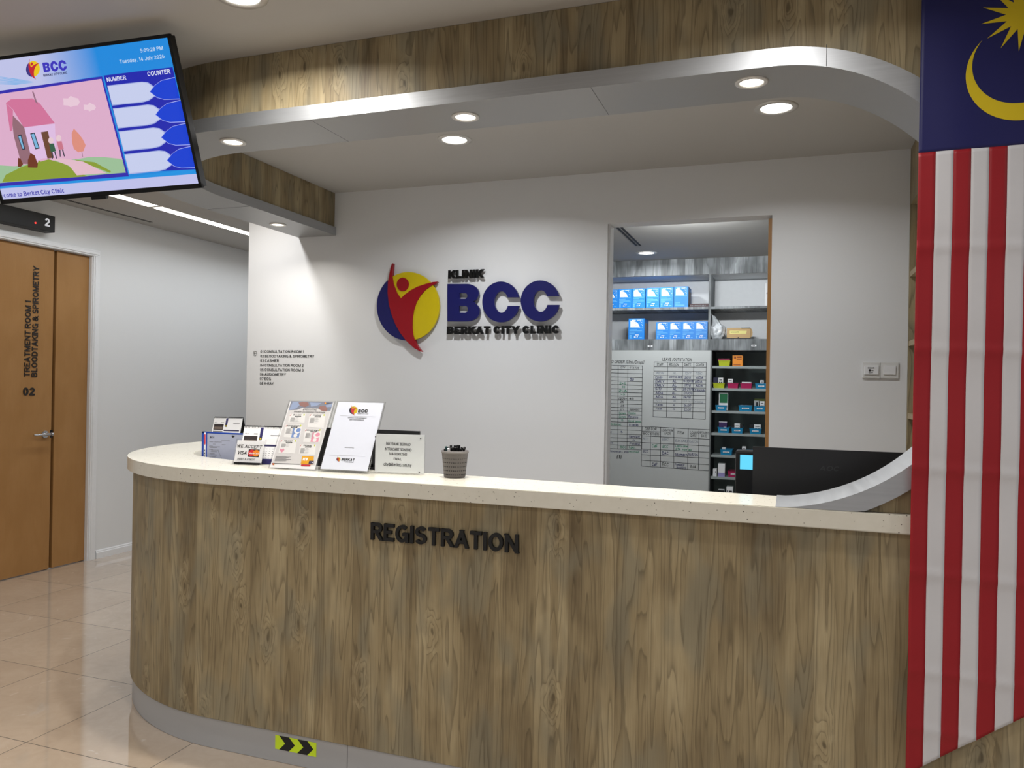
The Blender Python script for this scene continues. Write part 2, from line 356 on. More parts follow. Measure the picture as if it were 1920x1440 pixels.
# ---------------------------------------------------------------- lettering drawn with strokes of a chosen weight
def _A(cx, cy, rx, ry, a0, a1):
    n = max(3, int(abs(a1 - a0) / 15)); return [(cx + rx * math.cos(R(a0 + (a1 - a0) * i / n)), cy + ry * math.sin(R(a0 + (a1 - a0) * i / n))) for i in range(n + 1)]
_O = _A(.5, .5, .5, .5, 0, 360)
_B1 = [(0, 1), (.53, 1)] + _A(.53, .765, .4, .235, 90, -90) + [(0, .53)]
_o = _A(.5, .36, .5, .36, 0, 360)
def _bowl(x0, x1): return _A((x0 + x1) / 2, .36, (x1 - x0) / 2, .36, 0, 360)
GL = {
 'A': (.74, [[(0, 0), (.5, 1)], [(1, 0), (.5, 1)], [(.2, .3), (.8, .3)]]), 'B': (.68, [[(0, 0), (0, 1)], _B1, [(0, .53), (.58, .53)] + _A(.58, .265, .42, .265, 90, -90) + [(0, 0)]]),
 'C': (.70, [_A(.5, .5, .5, .5, 32, 328)]), 'D': (.72, [[(0, 0), (0, 1)], [(0, 1), (.42, 1)] + _A(.42, .5, .58, .5, 90, -90) + [(0, 0)]]),
 'E': (.6, [[(0, 0), (0, 1)], [(0, 1), (1, 1)], [(0, .52), (.9, .52)], [(0, 0), (1, 0)]]), 'F': (.57, [[(0, 0), (0, 1)], [(0, 1), (1, 1)], [(0, .5), (.85, .5)]]),
 'G': (.77, [_A(.5, .5, .5, .5, 45, 330), [(1, 0), (1, .46)], [(1, .46), (.56, .46)]]), 'H': (.7, [[(0, 0), (0, 1)], [(1, 0), (1, 1)], [(0, .52), (1, .52)]]),
 'I': (0, [[(.5, 0), (.5, 1)]]), 'J': (.55, [[(1, 1), (1, .3)] + _A(.5, .3, .5, .3, 0, -170)]), 'K': (.7, [[(0, 0), (0, 1)], [(0, .34), (.94, 1)], [(.36, .58), (1, 0)]]),
 'L': (.55, [[(0, 0), (0, 1)], [(0, 0), (1, 0)]]), 'M': (.84, [[(0, 0), (0, 1)], [(1, 0), (1, 1)], [(.04, 1), (.5, 0)], [(.96, 1), (.5, 0)]]),
 'N': (.71, [[(0, 0), (0, 1)], [(1, 0), (1, 1)], [(.03, 1), (.97, 0)]]), 'O': (.79, [_O]), 'P': (.64, [[(0, 0), (0, 1)], [(0, 1), (.55, 1)] + _A(.55, .745, .45, .255, 90, -90) + [(0, .49)]]),
 'Q': (.79, [_O, [(.6, .28), (1, 0)]]), 'R': (.69, [[(0, 0), (0, 1)], [(0, 1), (.55, 1)] + _A(.55, .75, .43, .25, 90, -90) + [(0, .5)], [(.5, .5), (.98, 0)]]),
 'S': (.66, [_A(.5, .755, .46, .245, 22, 270) + _A(.5, .255, .5, .255, 90, -160)[1:]]), 'T': (.64, [[(0, 1), (1, 1)], [(.5, 0), (.5, 1)]]),
 'U': (.7, [[(0, 1), (0, .38)] + _A(.5, .38, .5, .38, 180, 360) + [(1, 1)]]), 'V': (.7, [[(0, 1), (.5, 0)], [(1, 1), (.5, 0)]]),
 'W': (1.0, [[(0, 1), (.27, 0)], [(.5, 1), (.27, 0)], [(.5, 1), (.73, 0)], [(1, 1), (.73, 0)]]), 'X': (.7, [[(0, 0), (1, 1)], [(0, 1), (1, 0)]]),
 'Y': (.7, [[(0, 1), (.5, .42)], [(1, 1), (.5, .42)], [(.5, 0), (.5, .45)]]), 'Z': (.62, [[(0, 1), (1, 1)], [(.96, .96), (.04, .04)], [(0, 0), (1, 0)]]),
 '0': (.58, [_O]), '1': (.36, [[(.8, 0), (.8, 1)], [(.75, .96), (0, .72)]]), '2': (.58, [_A(.5, .72, .46, .28, 170, -35) + [(.04, .05)], [(0, 0), (1, 0)]]),
 '3': (.58, [_A(.48, .76, .42, .24, 160, -90), _A(.48, .26, .5, .26, 90, -160)]), '4': (.6, [[(.75, 0), (.75, 1)], [(.72, .98), (0, .28)], [(0, .26), (1, .26)]]),
 '5': (.58, [[(.9, 1), (.14, 1)], [(.14, 1), (.06, .5)], _A(.46, .32, .54, .32, 140, -155)]), '6': (.58, [_A(.5, .32, .5, .32, 0, 360), _A(.62, .34, .62, .66, 180, 85)]),
 '7': (.56, [[(0, 1), (1, 1)], [(.98, .95), (.3, 0)]]), '8': (.58, [_A(.5, .76, .42, .24, 0, 360), _A(.5, .26, .5, .26, 0, 360)]), '9': (.58, [_A(.5, .68, .5, .32, 0, 360), _A(.38, .66, .62, .66, 0, -95)]),
 '&': (.78, [[(1, 0), (.22, .72)] + _A(.42, .78, .26, .22, 200, -20) + [(.1, .38)] + _A(.36, .24, .36, .24, 160, 330) + [(.95, .5)]]),
 '@': (.95, [_A(.5, .42, .22, .24, 0, 360), [(.74, .66), (.72, .3)] + _A(.86, .34, .14, .16, 190, 360) + _A(.5, .42, .5, .5, 0, 310)]),
 '.': (0, [[(.5, -.06), (.5, .12)]]), ',': (.06, [[(.8, .12), (.2, -.14)]]), ':': (0, [[(.5, -.06), (.5, .12)], [(.5, .5), (.5, .68)]]), '-': (.3, [[(0, .4), (1, .4)]]), '/': (.4, [[(0, 0), (1, 1)]]), '+': (.5, [[(0, .4), (1, .4)], [(.5, .15), (.5, .65)]]),
 '(': (.22, [_A(1., .45, 1., .65, 110, 250)]), ')': (.22, [_A(0, .45, 1., .65, 70, -70)]), '[': (.2, [[(1, 1.1), (0, 1.1), (0, -.1), (1, -.1)]]), ']': (.2, [[(0, 1.1), (1, 1.1), (1, -.1), (0, -.1)]]), "'": (0, [[(.5, .7), (.5, 1.)]]), '%': (.8, [_A(.2, .78, .2, .2, 0, 360), _A(.8, .22, .2, .2, 0, 360), [(.15, 0), (.85, 1)]]), '?': (.5, [_A(.5, .72, .46, .28, 170, -60) + [(.5, .28)], [(.5, -.06), (.5, .1)]]),
 'a': (.52, [_bowl(0, 1), [(1, 0), (1, .72)]]), 'b': (.54, [[(0, 0), (0, 1)], _bowl(0, 1)]), 'c': (.5, [_A(.5, .36, .5, .36, 45, 315)]), 'd': (.54, [[(1, 0), (1, 1)], _bowl(0, 1)]), 'e': (.54, [[(.02, .38), (1, .38)] + _A(.5, .36, .5, .36, 3, 315)]),
 'f': (.32, [[(.4, 0), (.4, .78)] + _A(.8, .78, .4, .2, 180, 80), [(0, .7), (1, .7)]]), 'g': (.54, [_bowl(0, 1), [(1, .72), (1, -.05)] + _A(.5, -.05, .5, .22, 0, -150)]), 'h': (.52, [[(0, 0), (0, 1)], [(0, .4)] + _A(.5, .42, .5, .3, 180, 0) + [(1, 0)]]),
 'i': (0, [[(.5, 0), (.5, .72)], [(.5, .86), (.5, 1)]]), 'j': (.15, [[(1, .72), (1, -.1)], [(1, .86), (1, 1)]]), 'k': (.5, [[(0, 0), (0, 1)], [(0, .24), (.95, .72)], [(.35, .42), (1, 0)]]), 'l': (0, [[(.5, 0), (.5, 1)]]),
 'm': (.84, [[(0, 0), (0, .72)], [(0, .42)] + _A(.25, .47, .25, .25, 180, 0) + [(.5, 0)], [(.5, .42)] + _A(.75, .47, .25, .25, 180, 0) + [(1, 0)]]), 'n': (.52, [[(0, 0), (0, .72)], [(0, .4)] + _A(.5, .42, .5, .3, 180, 0) + [(1, 0)]]), 'o': (.56, [_o]),
 'p': (.54, [[(0, -.26), (0, .72)], _bowl(0, 1)]), 'r': (.3, [[(0, 0), (0, .72)], [(0, .4)] + _A(.8, .4, .8, .32, 180, 80)]), 's': (.48, [_A(.5, .54, .46, .18, 25, 270) + _A(.5, .18, .5, .18, 90, -155)[1:]]), 't': (.3, [[(.4, .95), (.4, .18)] + _A(.8, .18, .4, .18, 180, 270), [(0, .7), (1, .7)]]),
 'u': (.52, [[(0, .72), (0, .3)] + _A(.5, .3, .5, .3, 180, 360), [(1, 0), (1, .72)]]), 'v': (.52, [[(0, .72), (.5, 0)], [(1, .72), (.5, 0)]]), 'w': (.74, [[(0, .72), (.27, 0)], [(.5, .72), (.27, 0)], [(.5, .72), (.73, 0)], [(1, .72), (.73, 0)]]), 'x': (.52, [[(0, 0), (1, .72)], [(0, .72), (1, 0)]]), 'y': (.52, [[(0, .72), (.5, .02)], [(1, .72), (.3, -.26)]]), 'z': (.48, [[(0, .72), (1, .72)], [(1, .7), (0, .02)], [(0, 0), (1, 0)]]),
}
_gl = {}
def _ribbon(pts, t, closed):
    """left and right edge of a stroke of width t; open ends that sit on the base or cap line are cut level"""
    P = [Vector((p[0], p[1])) for p in pts]; n = len(P); Lf, Rt = [], []
    for i in range(n):
        if closed: a, c = P[i - 1], P[(i + 1) % n]
        else: a, c = P[max(i - 1, 0)], P[min(i + 1, n - 1)]
        d0 = (P[i] - a).normalized() if (P[i] - a).length > 1e-9 else None; d1 = (c - P[i]).normalized() if (c - P[i]).length > 1e-9 else None
        if d0 is None: d0 = d1
        if d1 is None: d1 = d0
        d = (d0 + d1); d = d.normalized() if d.length > 1e-6 else d0
        nr = Vector((-d.y, d.x)); k = 1 / max(.45, nr.dot(Vector((-d0.y, d0.x))))
        end = (not closed) and i in (0, n - 1)
        if end and abs(d.y) > .25 and pts[i][2]:
            y = pts[i][3]; q = P[i] + d * ((y - P[i].y) / d.y); h = Vector((t / 2 / abs(d.y), 0)) * (-1 if d.y > 0 else 1)
            Lf.append(q + h); Rt.append(q - h)
        elif end and abs(d.y) <= .25 and pts[i][4]:
            q = P[i] + d * (t / 2 if i else -t / 2); Lf.append(q + nr * (t / 2)); Rt.append(q - nr * (t / 2))
        else:
            Lf.append(P[i] + nr * (t / 2 * k)); Rt.append(P[i] - nr * (t / 2 * k))
    return Lf, Rt
def glyphs(txt, bold, solid):
    t = bold or .14; key = (txt, t, solid)
    if key in _gl: return _gl[key]
    vs, fs = [], []; x = 0.; first = True
    for ch in txt:
        if ch == ' ': x += .3; continue
        w, strokes = GL.get(ch) or GL.get(ch.upper()) or (.5, [])
        W = max(w * (1 + max(0, t - .14) * 1.1), t) if w else t; gx = max(W - t, 0)
        for si, st in enumerate(strokes):
            closed = (len(st) > 6 and (Vector(st[0]) - Vector(st[-1])).length < 1e-6)
            src = st[:-1] if closed else st
            src = [p for i, p in enumerate(src) if i == 0 or abs(p[0] - src[i - 1][0]) + abs(p[1] - src[i - 1][1]) > 1e-6]
            pts = [(x + t / 2 + px * gx, t / 2 + py * (1 - t), py in (0, 1, .72), {0: 0., 1: 1., .72: t / 2 + .72 * (1 - t) + t / 2}.get(py, 0), px in (0, 1)) for px, py in src]
            pts = [p for i, p in enumerate(pts) if i == 0 or abs(p[0] - pts[i - 1][0]) + abs(p[1] - pts[i - 1][1]) > 1e-6]
            Lf, Rt = _ribbon(pts, t, closed); n = len(Lf); m = n if closed else n - 1; o = len(vs)
            z = .5 + .012 * si if solid else 1. * si
            vs += [(p.x, p.y, z) for p in Lf] + [(p.x, p.y, z) for p in Rt]
            for i in range(m):
                j = (i + 1) % n; fs.append((o + i, o + n + i, o + n + j, o + j))
            if solid:
                o2 = len(vs); vs += [(p.x, p.y, -.5) for p in Lf] + [(p.x, p.y, -.5) for p in Rt]
                for i in range(m):
                    j = (i + 1) % n; fs += [(o + i, o + j, o2 + j, o2 + i), (o + n + j, o + n + i, o2 + n + i, o2 + n + j)]
                if not closed: fs += [(o, o2, o2 + n, o + n), (o + n - 1, o + 2 * n - 1, o2 + 2 * n - 1, o2 + n - 1)]
        x += W + .085 + .22 * (t if t < .1 else .1)
    xs = [v[0] for v in vs] or [0, 1]
    _gl[key] = (vs, fs, min(xs), max(xs), 1.0); return _gl[key]

# ---------------------------------------------------------------- scene bookkeeping
def thing(name, label, cat, loc=(0, 0, 0), rotz=0., group=None):
    o = bpy.data.objects.new(name, None); COL.objects.link(o); o.empty_display_size = .05
    o.location = loc; o.rotation_euler = (0, 0, rotz); o['label'] = label; o['category'] = cat
    if group: o['group'] = group
    return o
def tag(o, label, cat, group=None):
    o['label'] = label; o['category'] = cat
    if group: o['group'] = group
    return o
def struct(o):
    o['kind'] = 'structure'; return o
def arc(cx, cy, r, a0, a1, n=24):
    return [(cx + r * math.cos(R(a0 + (a1 - a0) * i / n)), cy + r * math.sin(R(a0 + (a1 - a0) * i / n))) for i in range(n + 1)]

class Face:
    """a flat face in the place, addressed by where the photograph shows its points"""
    def __init__(s, O, r, u, crop=(1., 0., 0.)):
        s.O = Vector(O); s.r = Vector(r).normalized(); s.u = Vector(u).normalized(); s.n = s.r.cross(s.u); s.c = crop
    def P(s, x, y, lift=0.):
        k, ox, oy = s.c; d = ray(ox + x / k, oy + y / k); O = s.O + s.n * lift
        return CAMP + d * ((O - CAMP).dot(s.n) / d.dot(s.n))
    def poly(s, mb, pts, lift=.0005, mat=0): mb.poly([s.P(x, y, lift) for x, y in pts], mat)
    def line(s, mb, a, b, wpx, lift=.0006, mat=0):
        A = s.P(*a, lift); B = s.P(*b, lift); d = (B - A).normalized(); q = s.n.cross(d) * (s.px() * wpx / 2)
        mb.quad(A - q, B - q, B + q, A + q, mat)
    def px(s):
        return (s.O - CAMP).dot(FW) / FPX / s.c[0]
    def text(s, mb, txt, x0, yb, x1, capy, bold=0., depth=0., mat=0, slant=0., lift=.0006, turn=0., fit=True):
        A = s.P(x0, yb); wd = (s.P(x1, yb) - A).dot(s.r); cp = (s.P(x0, capy) - A).dot(s.u)
        r = s.r * math.cos(turn) + s.u * math.sin(turn); u = -s.r * math.sin(turn) + s.u * math.cos(turn)
        mb.text(txt, A, r, u, cp, wd if fit else None, 'L', bold, depth, mat, slant, lift)

# ================================================================ THE SETTING
CZ, HZ = 2.68, 2.74
YW, YB = 2.465, 4.43                                   # wood front of the booth, back wall
b = MB(); b.box((-5.4, -3.2, -.05), (2.4, 9.3, 0)); struct(b.build('floor', TILE))
b = MB(); b.box((-5.4, -3.2, CZ), (2.4, 2.46, CZ + .1)); b.box((-3.1, 2.46, CZ), (2.4, YB + .12, CZ + .1)); struct(b.build('ceiling', CEIL))
b = MB(); b.box((-5.4, 2.461, HZ), (-3.101, 9.3, HZ + .1)); struct(b.build('ceiling', CEIL))
# back wall with the doorway to the dispensary
b = MB(); b.prism([(x, YB, z) for x, z in ((-3.52, 0), (-1.007, 0), (-1.007, 2.38), (-.102, 2.38), (-.102, 0), (1.4, 0), (1.4, CZ), (-3.1, CZ), (-3.1, HZ), (-3.52, HZ))], (0, .12, 0))
struct(b.build('wall_back', WALL))
# left wall with the treatment-room doorway
XL = -5.17
b = MB(); b.prism([(XL, y, z) for y, z in ((-3.2, 0), (3.42, 0), (3.42, 2.4), (4.655, 2.4), (4.655, 0), (9.3, 0), (9.3, HZ), (2.461, HZ), (2.461, CZ), (-3.2, CZ))], (-.14, 0, 0))
struct(b.build('wall_left', WALL))
b = MB(); b.box((-5.3, 9.18, 0), (-3.52, 9.3, HZ)); struct(b.build('wall_end', WALL))
b = MB(); b.box((-3.52, YB + .121, 0), (-3.4, 9.18, HZ)); struct(b.build('wall_hall', WALL))
b = MB()
prof = [(0, 0), (.014, 0), (.014, .045), (.009, .052), (.009, .058), (.004, .066), (0, .066)]
b.prism([(XL + x, 4.716, z) for x, z in prof], (0, 4.46, 0)); struct(b.build('baseboard_left', WHITE))
b = MB(); b.prism([(XL + x, -3.1, z) for x, z in prof], (0, 6.43, 0)); struct(b.build('baseboard_left', WHITE))

# wood-clad front: fascia above the band, the wall right of the rounded portal, and the rounded left end
PX, PR = -.065, .6
def parc(z, r, a0, a1, n=28): return [(PX + r * math.cos(R(a0 + (a1 - a0) * i / n)), z + r * math.sin(R(a0 + (a1 - a0) * i / n))) for i in range(n + 1)]
ro = PR + .05
up = parc(1.80, ro, 90, 0); lo = [p for p in parc(1.685, ro, 0, -90) if p[1] > 1.092]
out = [(-2.1, CZ - .001), (-2.1, 2.45)] + up + lo + [(lo[-1][0] - .012, 1.0885), (.5002, 1.0885), (.5002, 0), (2.3, 0), (2.3, CZ - .001)]
b = MB(); b.prism([(x, YW, z) for x, z in out], (0, .235, 0))
of = [(-2.1, YW)] + arc(-2.1, 3.46, 3.46 - YW, 270, 180, 28)[1:] + [(-3.46 + .365, YB - .001)]
b.strip(of[::-1], 2.45, HZ - .002, u0=-2.1 - sum((Vector(of[i + 1]) - Vector(of[i])).length for i in range(len(of) - 1)))
inn = [(-2.1, 2.70)] + arc(-2.2, 3.34, .64, 270, 180, 24) + [(-2.84, YB - .001)]
b.strip(inn, 2.45, CZ - .001, u0=3.2)
struct(b.build('wall_front', WOOD))

# brushed aluminium band: soffit strip with the downlights, curving down the right jamb and round the left end
b = MB(); Z0, Z1 = 2.40, 2.454
Y0, Y1 = 2.442, 2.712
ip = [(-2.1, Z0), (-1.1, Z0)] + parc(1.80, PR, 90, 0, 40) + parc(1.685, PR, 0, -87, 40)
op = [(-2.1, Z1), (-1.1, Z1)] + parc(1.80, PR + .054, 90, 0, 40) + [(x, max(z, 1.0882)) for x, z in parc(1.685, PR + .054, 0, -87, 40)]
ip = [(x, max(z, 1.0880)) for x, z in ip]
n = len(ip)
def pl(pts, y): return [(x, y, z) for x, z in pts]
def band(A, B, smooth, under=False):
    vs = A + B
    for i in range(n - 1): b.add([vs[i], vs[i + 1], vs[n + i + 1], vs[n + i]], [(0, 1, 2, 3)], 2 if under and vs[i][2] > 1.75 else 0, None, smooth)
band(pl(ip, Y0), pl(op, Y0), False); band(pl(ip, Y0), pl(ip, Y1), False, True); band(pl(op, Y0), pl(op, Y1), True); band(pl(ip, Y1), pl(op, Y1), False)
ob = [(-2.1, Y0)] + arc(-2.1, 3.46, 3.46 - Y0, 270, 180, 40)[1:] + [(-3.118, YB - .001)]
ib = [(-2.1, Y1)] + arc(-2.2, 3.34, .628, 270, 180, 39) + [(-2.828, YB - .001)]
k = len(ob); ib = ib[:k] if len(ib) >= k else ib + [ib[-1]] * (k - len(ib))
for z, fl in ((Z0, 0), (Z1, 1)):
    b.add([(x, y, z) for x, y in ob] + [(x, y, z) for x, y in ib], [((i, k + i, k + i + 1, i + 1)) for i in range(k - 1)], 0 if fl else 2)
b.strip(ob[::-1], Z0, Z1); b.strip(ib, Z0, Z1)
SEAM = M('panel_seam', (72, 72, 74), .6, var=0)
for x in (-.62, -1.68): b.box((x, Y0 + .001, Z0 - .0004), (x + .0016, Y1 - .001, Z0 + .002), 1)
b.box((.086, Y0 - .0006, 2.382), (.0876, Y0 + .01, 2.446), 1)
b.box((-3.115, 3.56, Z0 - .0006), (-2.83, 3.563, Z0 + .002), 1)
trim = struct(b.build('trim_1', [ALU, SEAM, SOFP]))

# treatment-room door
d1 = bpy.data.objects.new('door_1', None); COL.objects.link(d1); d1.location = (XL, 4.0, 0); struct(d1)
b = MB(); b.bbox((XL - .06, 3.44, .006), (XL - .02, 4.322, 2.385), .002); b.build('door_leaf', DOORW, d1)
b = MB(); b.bbox((XL - .058, 4.346, .006), (XL - .02, 4.630, 2.385), .002); b.build('side_panel', DOORW, d1)
b = MB(); b.box((XL - .075, 4.322, .004), (XL - .061, 4.346, 2.385)); b.build('door_gap', M('dark_brown_rebate', (48, 30, 16), .6), d1)
b = MB()
for y0, y1 in ((4.632, 4.655), (3.40, 3.42)): b.box((XL - .08, y0, 0), (XL + .006, y1, 2.4))
b.box((XL - .08, 3.42, 2.388), (XL + .006, 4.655, 2.4))
for y0, y1 in ((4.640, 4.70), (3.36, 3.42)):
    b.bbox((XL, y0, 0), (XL + .016, y1, 2.3915), .001); b.bbox((XL + .001, y0 + .012, 0), (XL + .022, y0 + .03, 2.391), .003)
b.bbox((XL, 3.36, 2.392), (XL + .0165, 4.70, 2.44), .004); b.bbox((XL + .001, 3.372, 2.404), (XL + .0225, 4.688, 2.422), .003)
b.build('door_frame', WHITE, d1)
DF = Face((XL - .02, 4, 1), (0, 1, 0), (0, 0, 1))
b = MB(); hc = Vector((XL - .02, 4.268, 1.012))
b.cyl(hc, .027, .008, axis=(1, 0, 0)); b.cyl(hc + Vector((.008, 0, 0)), .011, .035, axis=(1, 0, 0))
b.tube([hc + Vector((.04, .02, 0)), hc + Vector((.043, 0, 0)), hc + Vector((.043, -.05, .001)), hc + Vector((.042, -.095, .0)), hc + Vector((.036, -.115, 0))], .0085, n=12)
b.cyl(hc + Vector((.043, .018, 0)), .014, .012, axis=(0, 1, 0)); o = b.build('door_handle', CHROME, d1)
b = MB(); b.box((XL - .03, 4.312, .985), (XL - .0185, 4.334, 1.04)); b.build('latch_plate', BLACK, d1)
b = MB()
def vtext(txt, yb, z0, z1, ycap):
    b.text(txt, (XL - .0195, yb, z0), (0, 0, 1), (0, -1, 0), yb - ycap, z1 - z0, 'L', .17, .003)
DI = M('door_lettering_black', (30, 24, 20), .5, var=0)
yA, yB2 = 4.138, 4.19
vtext('TREATMENT ROOM 1', yA, 1.436, 1.985, 4.094); vtext('BLOODTAKING & SPIROMETRY', yB2 + .007, 1.436, 2.245, 4.151)
b.text('02', (XL - .0195, 4.088, 1.30), (0, 1, 0), (0, 0, 1), .058, .092, 'L', .22, .003)
b.build('lettering', DI, d1)

# ---------------------------------------------------------------- right-hand bookcase set in the side wall
bc = thing('bookcase', 'tall open wood bookcase built into the side behind the hanging flag', 'bookcase', (.73, 3.6, 0))
b = MB(); b.box((.88, 2.76, 0), (.90, 4.428, 2.678)); b.build('back_panel', WOOD, bc)
b = MB(); b.box((.566, 2.76, 2.39), (.88, 4.428, 2.678)); b.build('top_panel', WOOD, bc)
b = MB(); b.box((.566, 2.74, 0), (.90, 2.76, 2.678)); b.build('side_panel', WOOD, bc)
b = MB(); b.box((.566, 4.408, 0), (.88, 4.428, 2.39)); b.build('side_panel', WOOD, bc)
PALEW = M('pale_shelf_edge', (168, 150, 118), .5)
for z in (2.02, 1.668, 1.30, .93, .55, .1):
    b = MB(); b.box((.568, 2.76, z), (.88, 4.408, z + .026)); b.build('shelf', PALEW, bc)
b = MB(); b.box((.901, 2.71, 0), (1.0, 4.428, CZ)); struct(b.build('wall_right', WALL))

# ================================================================ RECEPTION COUNTER
rc = thing('reception_counter', 'long wood-grain reception counter with a rounded left end', 'counter', (-1.3, 2.9, 0))
of = [(.5, YW)] + [(-2.1, YW)] + arc(-2.1, 3.46, 3.46 - YW, 270, 180, 48)[1:] + [(-3.095, YB - .002)]
inn2 = [(-2.80, YB - .002), (-2.80, 3.3)] + arc(-2.2, 3.3, .6, 180, 270, 16)[1:] + [(.5, 2.68)]
b = MB(); b.strip(of[::-1], .12, 1.0325, u0=.5 - sum((Vector(of[i + 1]) - Vector(of[i])).length for i in range(len(of) - 1))); b.strip(inn2[::-1], .02, 1.0325, mat=1)
b.poly([(x, y, .1195) for x, y in of + inn2], 1); b.build('front_panel', [WOOD, M('inner_grey', (118, 119, 122), .5)], rc)
kf = [(.5, 2.476), (-2.1, 2.476)] + arc(-2.1, 3.46, 3.46 - 2.476, 270, 180, 48)[1:] + [(-3.084, YB - .002)]
b = MB(); b.strip(kf[::-1], .001, .1195); b.box((-1.4955, 2.4755, .002), (-1.494, 2.48, .119), 1); b.build('kick_plate', [KICK, SEAM], rc)
b = MB(); b.box((-2.6, 2.78, .80), (.5, 3.35, .825))
for x in (-2.5, -1.1, .4): b.box((x, 2.85, .001), (x + .03, 3.3, .80))
b.build('desk_shelf', WHITE, rc)

ST = 1.0875
inner = [(.5, 2.695), (0, 2.695), (-.6, 2.716), (-1.1, 2.742), (-1.6, 2.747), (-2.0, 2.768), (-2.27, 2.79), (-2.42, 2.827), (-2.55, 2.88), (-2.64, 2.95), (-2.70, 3.03), (-2.735, 3.12), (-2.75, 3.3), (-2.75, YB - .002)]
outer = [(.5, 2.44), (-2.1, 2.44)] + arc(-2.1, 3.46, 1.02, 270, 180, 56)[1:] + [(-3.12, YB - .002)]
loop = outer + inner[::-1]
bm = bmesh.new(); vs = [bm.verts.new((x, y, 0)) for x, y in loop]; f = bm.faces.new(vs)
e = bmesh.ops.extrude_face_region(bm, geom=[f]); top = [q for q in e['geom'] if isinstance(q, bmesh.types.BMVert)]
for q in top: q.co.z = ST - 1.033
ts = set(top); edges = [q for q in bm.edges if (q.verts[0] in ts) == (q.verts[1] in ts)]
bmesh.ops.bevel(bm, geom=edges, offset=.003, segments=2, affect='EDGES')
bmesh.ops.triangulate(bm, faces=[q for q in bm.faces if len(q.verts) > 4]); bmesh.ops.recalc_face_normals(bm, faces=bm.faces[:])
me = bpy.data.meshes.new('countertop'); bm.to_mesh(me); bm.free(); me.materials.append(QUARTZ)
ct = bpy.data.objects.new('countertop', me); COL.objects.link(ct); ct.location = (0, 0, 1.033)
tag(ct, 'cream speckled stone countertop lying along the reception counter', 'countertop')

# raised lettering on the counter front
b = MB(); z0 = .874
b.text('REGISTRATION', (-1.4025, YW, z0), (1, 0, 0), (0, 0, 1), .0615, .562, 'L', .188, .012, lift=0)
rg = b.build('letter_sign', MATTBLK, loc=(-1.12, YW, z0)); tag(rg, 'black raised REGISTRATION lettering on the wood counter front', 'sign')
# yellow chevron sticker on the kick plate
b = MB(); x0, x1, a, c = -1.807, -1.626, .0485, .1005; yk = 2.4752; yk2 = 2.4748; W = x1 - x0; H = c - a
b.quad((x0, yk, a), (x1, yk, a), (x1, yk, c), (x0, yk, c), 0)
for o in (.10, .545):
    q = [(o, 1), (o + .24, 1), (o + .385, .5), (o + .24, 0), (o, 0), (o + .145, .5)]
    b.poly([(x0 + W * u, yk2, a + H * v) for u, v in q], 1)
st = b.build('warning_sticker', [M('fluorescent_yellow', (222, 255, 40), .4, var=.02), INK], loc=(x0 + W / 2, yk, .075))
tag(st, 'fluorescent yellow sticker with two black chevrons on the metal kick plate', 'sticker')

# ================================================================ LIGHTS OF THE PLACE
LENS = ME('lit_lens', (255, 250, 240), 6.); LENSW = ME('lit_lens_warm', (255, 244, 226), 5.)
RING = M('lamp_ring', (198, 196, 192), .35, metal=.3)
def downlight(x, y, z, r, label, energy, color, lens, name, cat, group, wide):
    t = thing(name, label, cat, (x, y, z), 0, group)
    b = MB(); b.lathe((x, y, z), [(r * 1.42, -.0005), (r * 1.40, -.004), (r * 1.08, -.006), (r * 1.0, -.003), (r * 1.0, .0)], n=40); b.build('trim_ring', RING, t)
    b = MB(); b.cyl((x, y, z - .0016), r * 1.0, .0014, n=36); b.build('lens', lens, t)
    lamp('lamp_light', (0, 0, -.008), energy, r * 1.7, color, spread=wide, parent=t)
    return t
gs = 'downlights in the metal soffit'
for (x, y), lb in (((-2.134, 2.577), 'recessed downlight at the soffit end by the television'), ((-1.115, 2.578), 'recessed downlight in the middle of the front metal soffit'), ((-.127, 2.548), 'recessed downlight in the front soffit near its curved corner by the flag'), ((-2.982, 4.021), 'recessed downlight in the short soffit arm meeting the white wall')):
    downlight(x, y, Z0, .036, lb, 3.0 if y > 3 else 7.5, (1, .95, .88), LENSW, 'downlight', 'downlight', gs, 140)
gc = 'round panel lights in the booth ceiling'
downlight(-1.626, 3.625, CZ, .062, 'bright round ceiling light inside the booth, left one above the logo', 12., (.96, .98, 1), LENS, 'ceiling_light', 'ceiling light', gc, 150)
downlight(-.075, 3.62, CZ, .066, 'bright round ceiling light inside the booth, right one above the doorway', 7., (.96, .98, 1), LENS, 'ceiling_light', 'ceiling light', gc, 150)
q = atz(450, -9, CZ)
downlight(q.x, q.y, CZ, .062, 'round light in the waiting area ceiling above the television, cut by the frame', E_LOBBY * 1.5, (1, .96, .9), LENS, 'ceiling_light', 'ceiling light', None, 160)
# strip lights and air slot in the corridor ceiling
gh = 'strip lights along the corridor ceiling'
for y0, y1, lb in ((3.2, 4.605, 'near strip light in the corridor ceiling, mostly behind the television'), (4.655, 7.2, 'long far strip light in the corridor ceiling')):
    t = thing('strip_light', lb, 'strip light', (-4.535, (y0 + y1) / 2, HZ), 0, gh)
    b = MB(); b.box((-4.585, y0, HZ - .004), (-4.49, y1, HZ - .0005)); b.build('diffuser', LENS, t)
    b = MB(); b.box((-4.59, y0 - .004, HZ - .003), (-4.585, y1 + .004, HZ - .0002)); b.box((-4.49, y0 - .004, HZ - .003), (-4.485, y1 + .004, HZ - .0002)); b.build('frame', RING, t)
    lamp('lamp_light', (0, 0, -.008), 8.5 * (y1 - y0) / 2, .09, (.88, .94, 1), shape='RECTANGLE', sy=y1 - y0, spread=160, parent=t)
b = MB()
for x in (-5.032, -5.012): b.box((x - .004, 3.0, HZ - .002), (x + .004, 5.08, HZ - .0003))
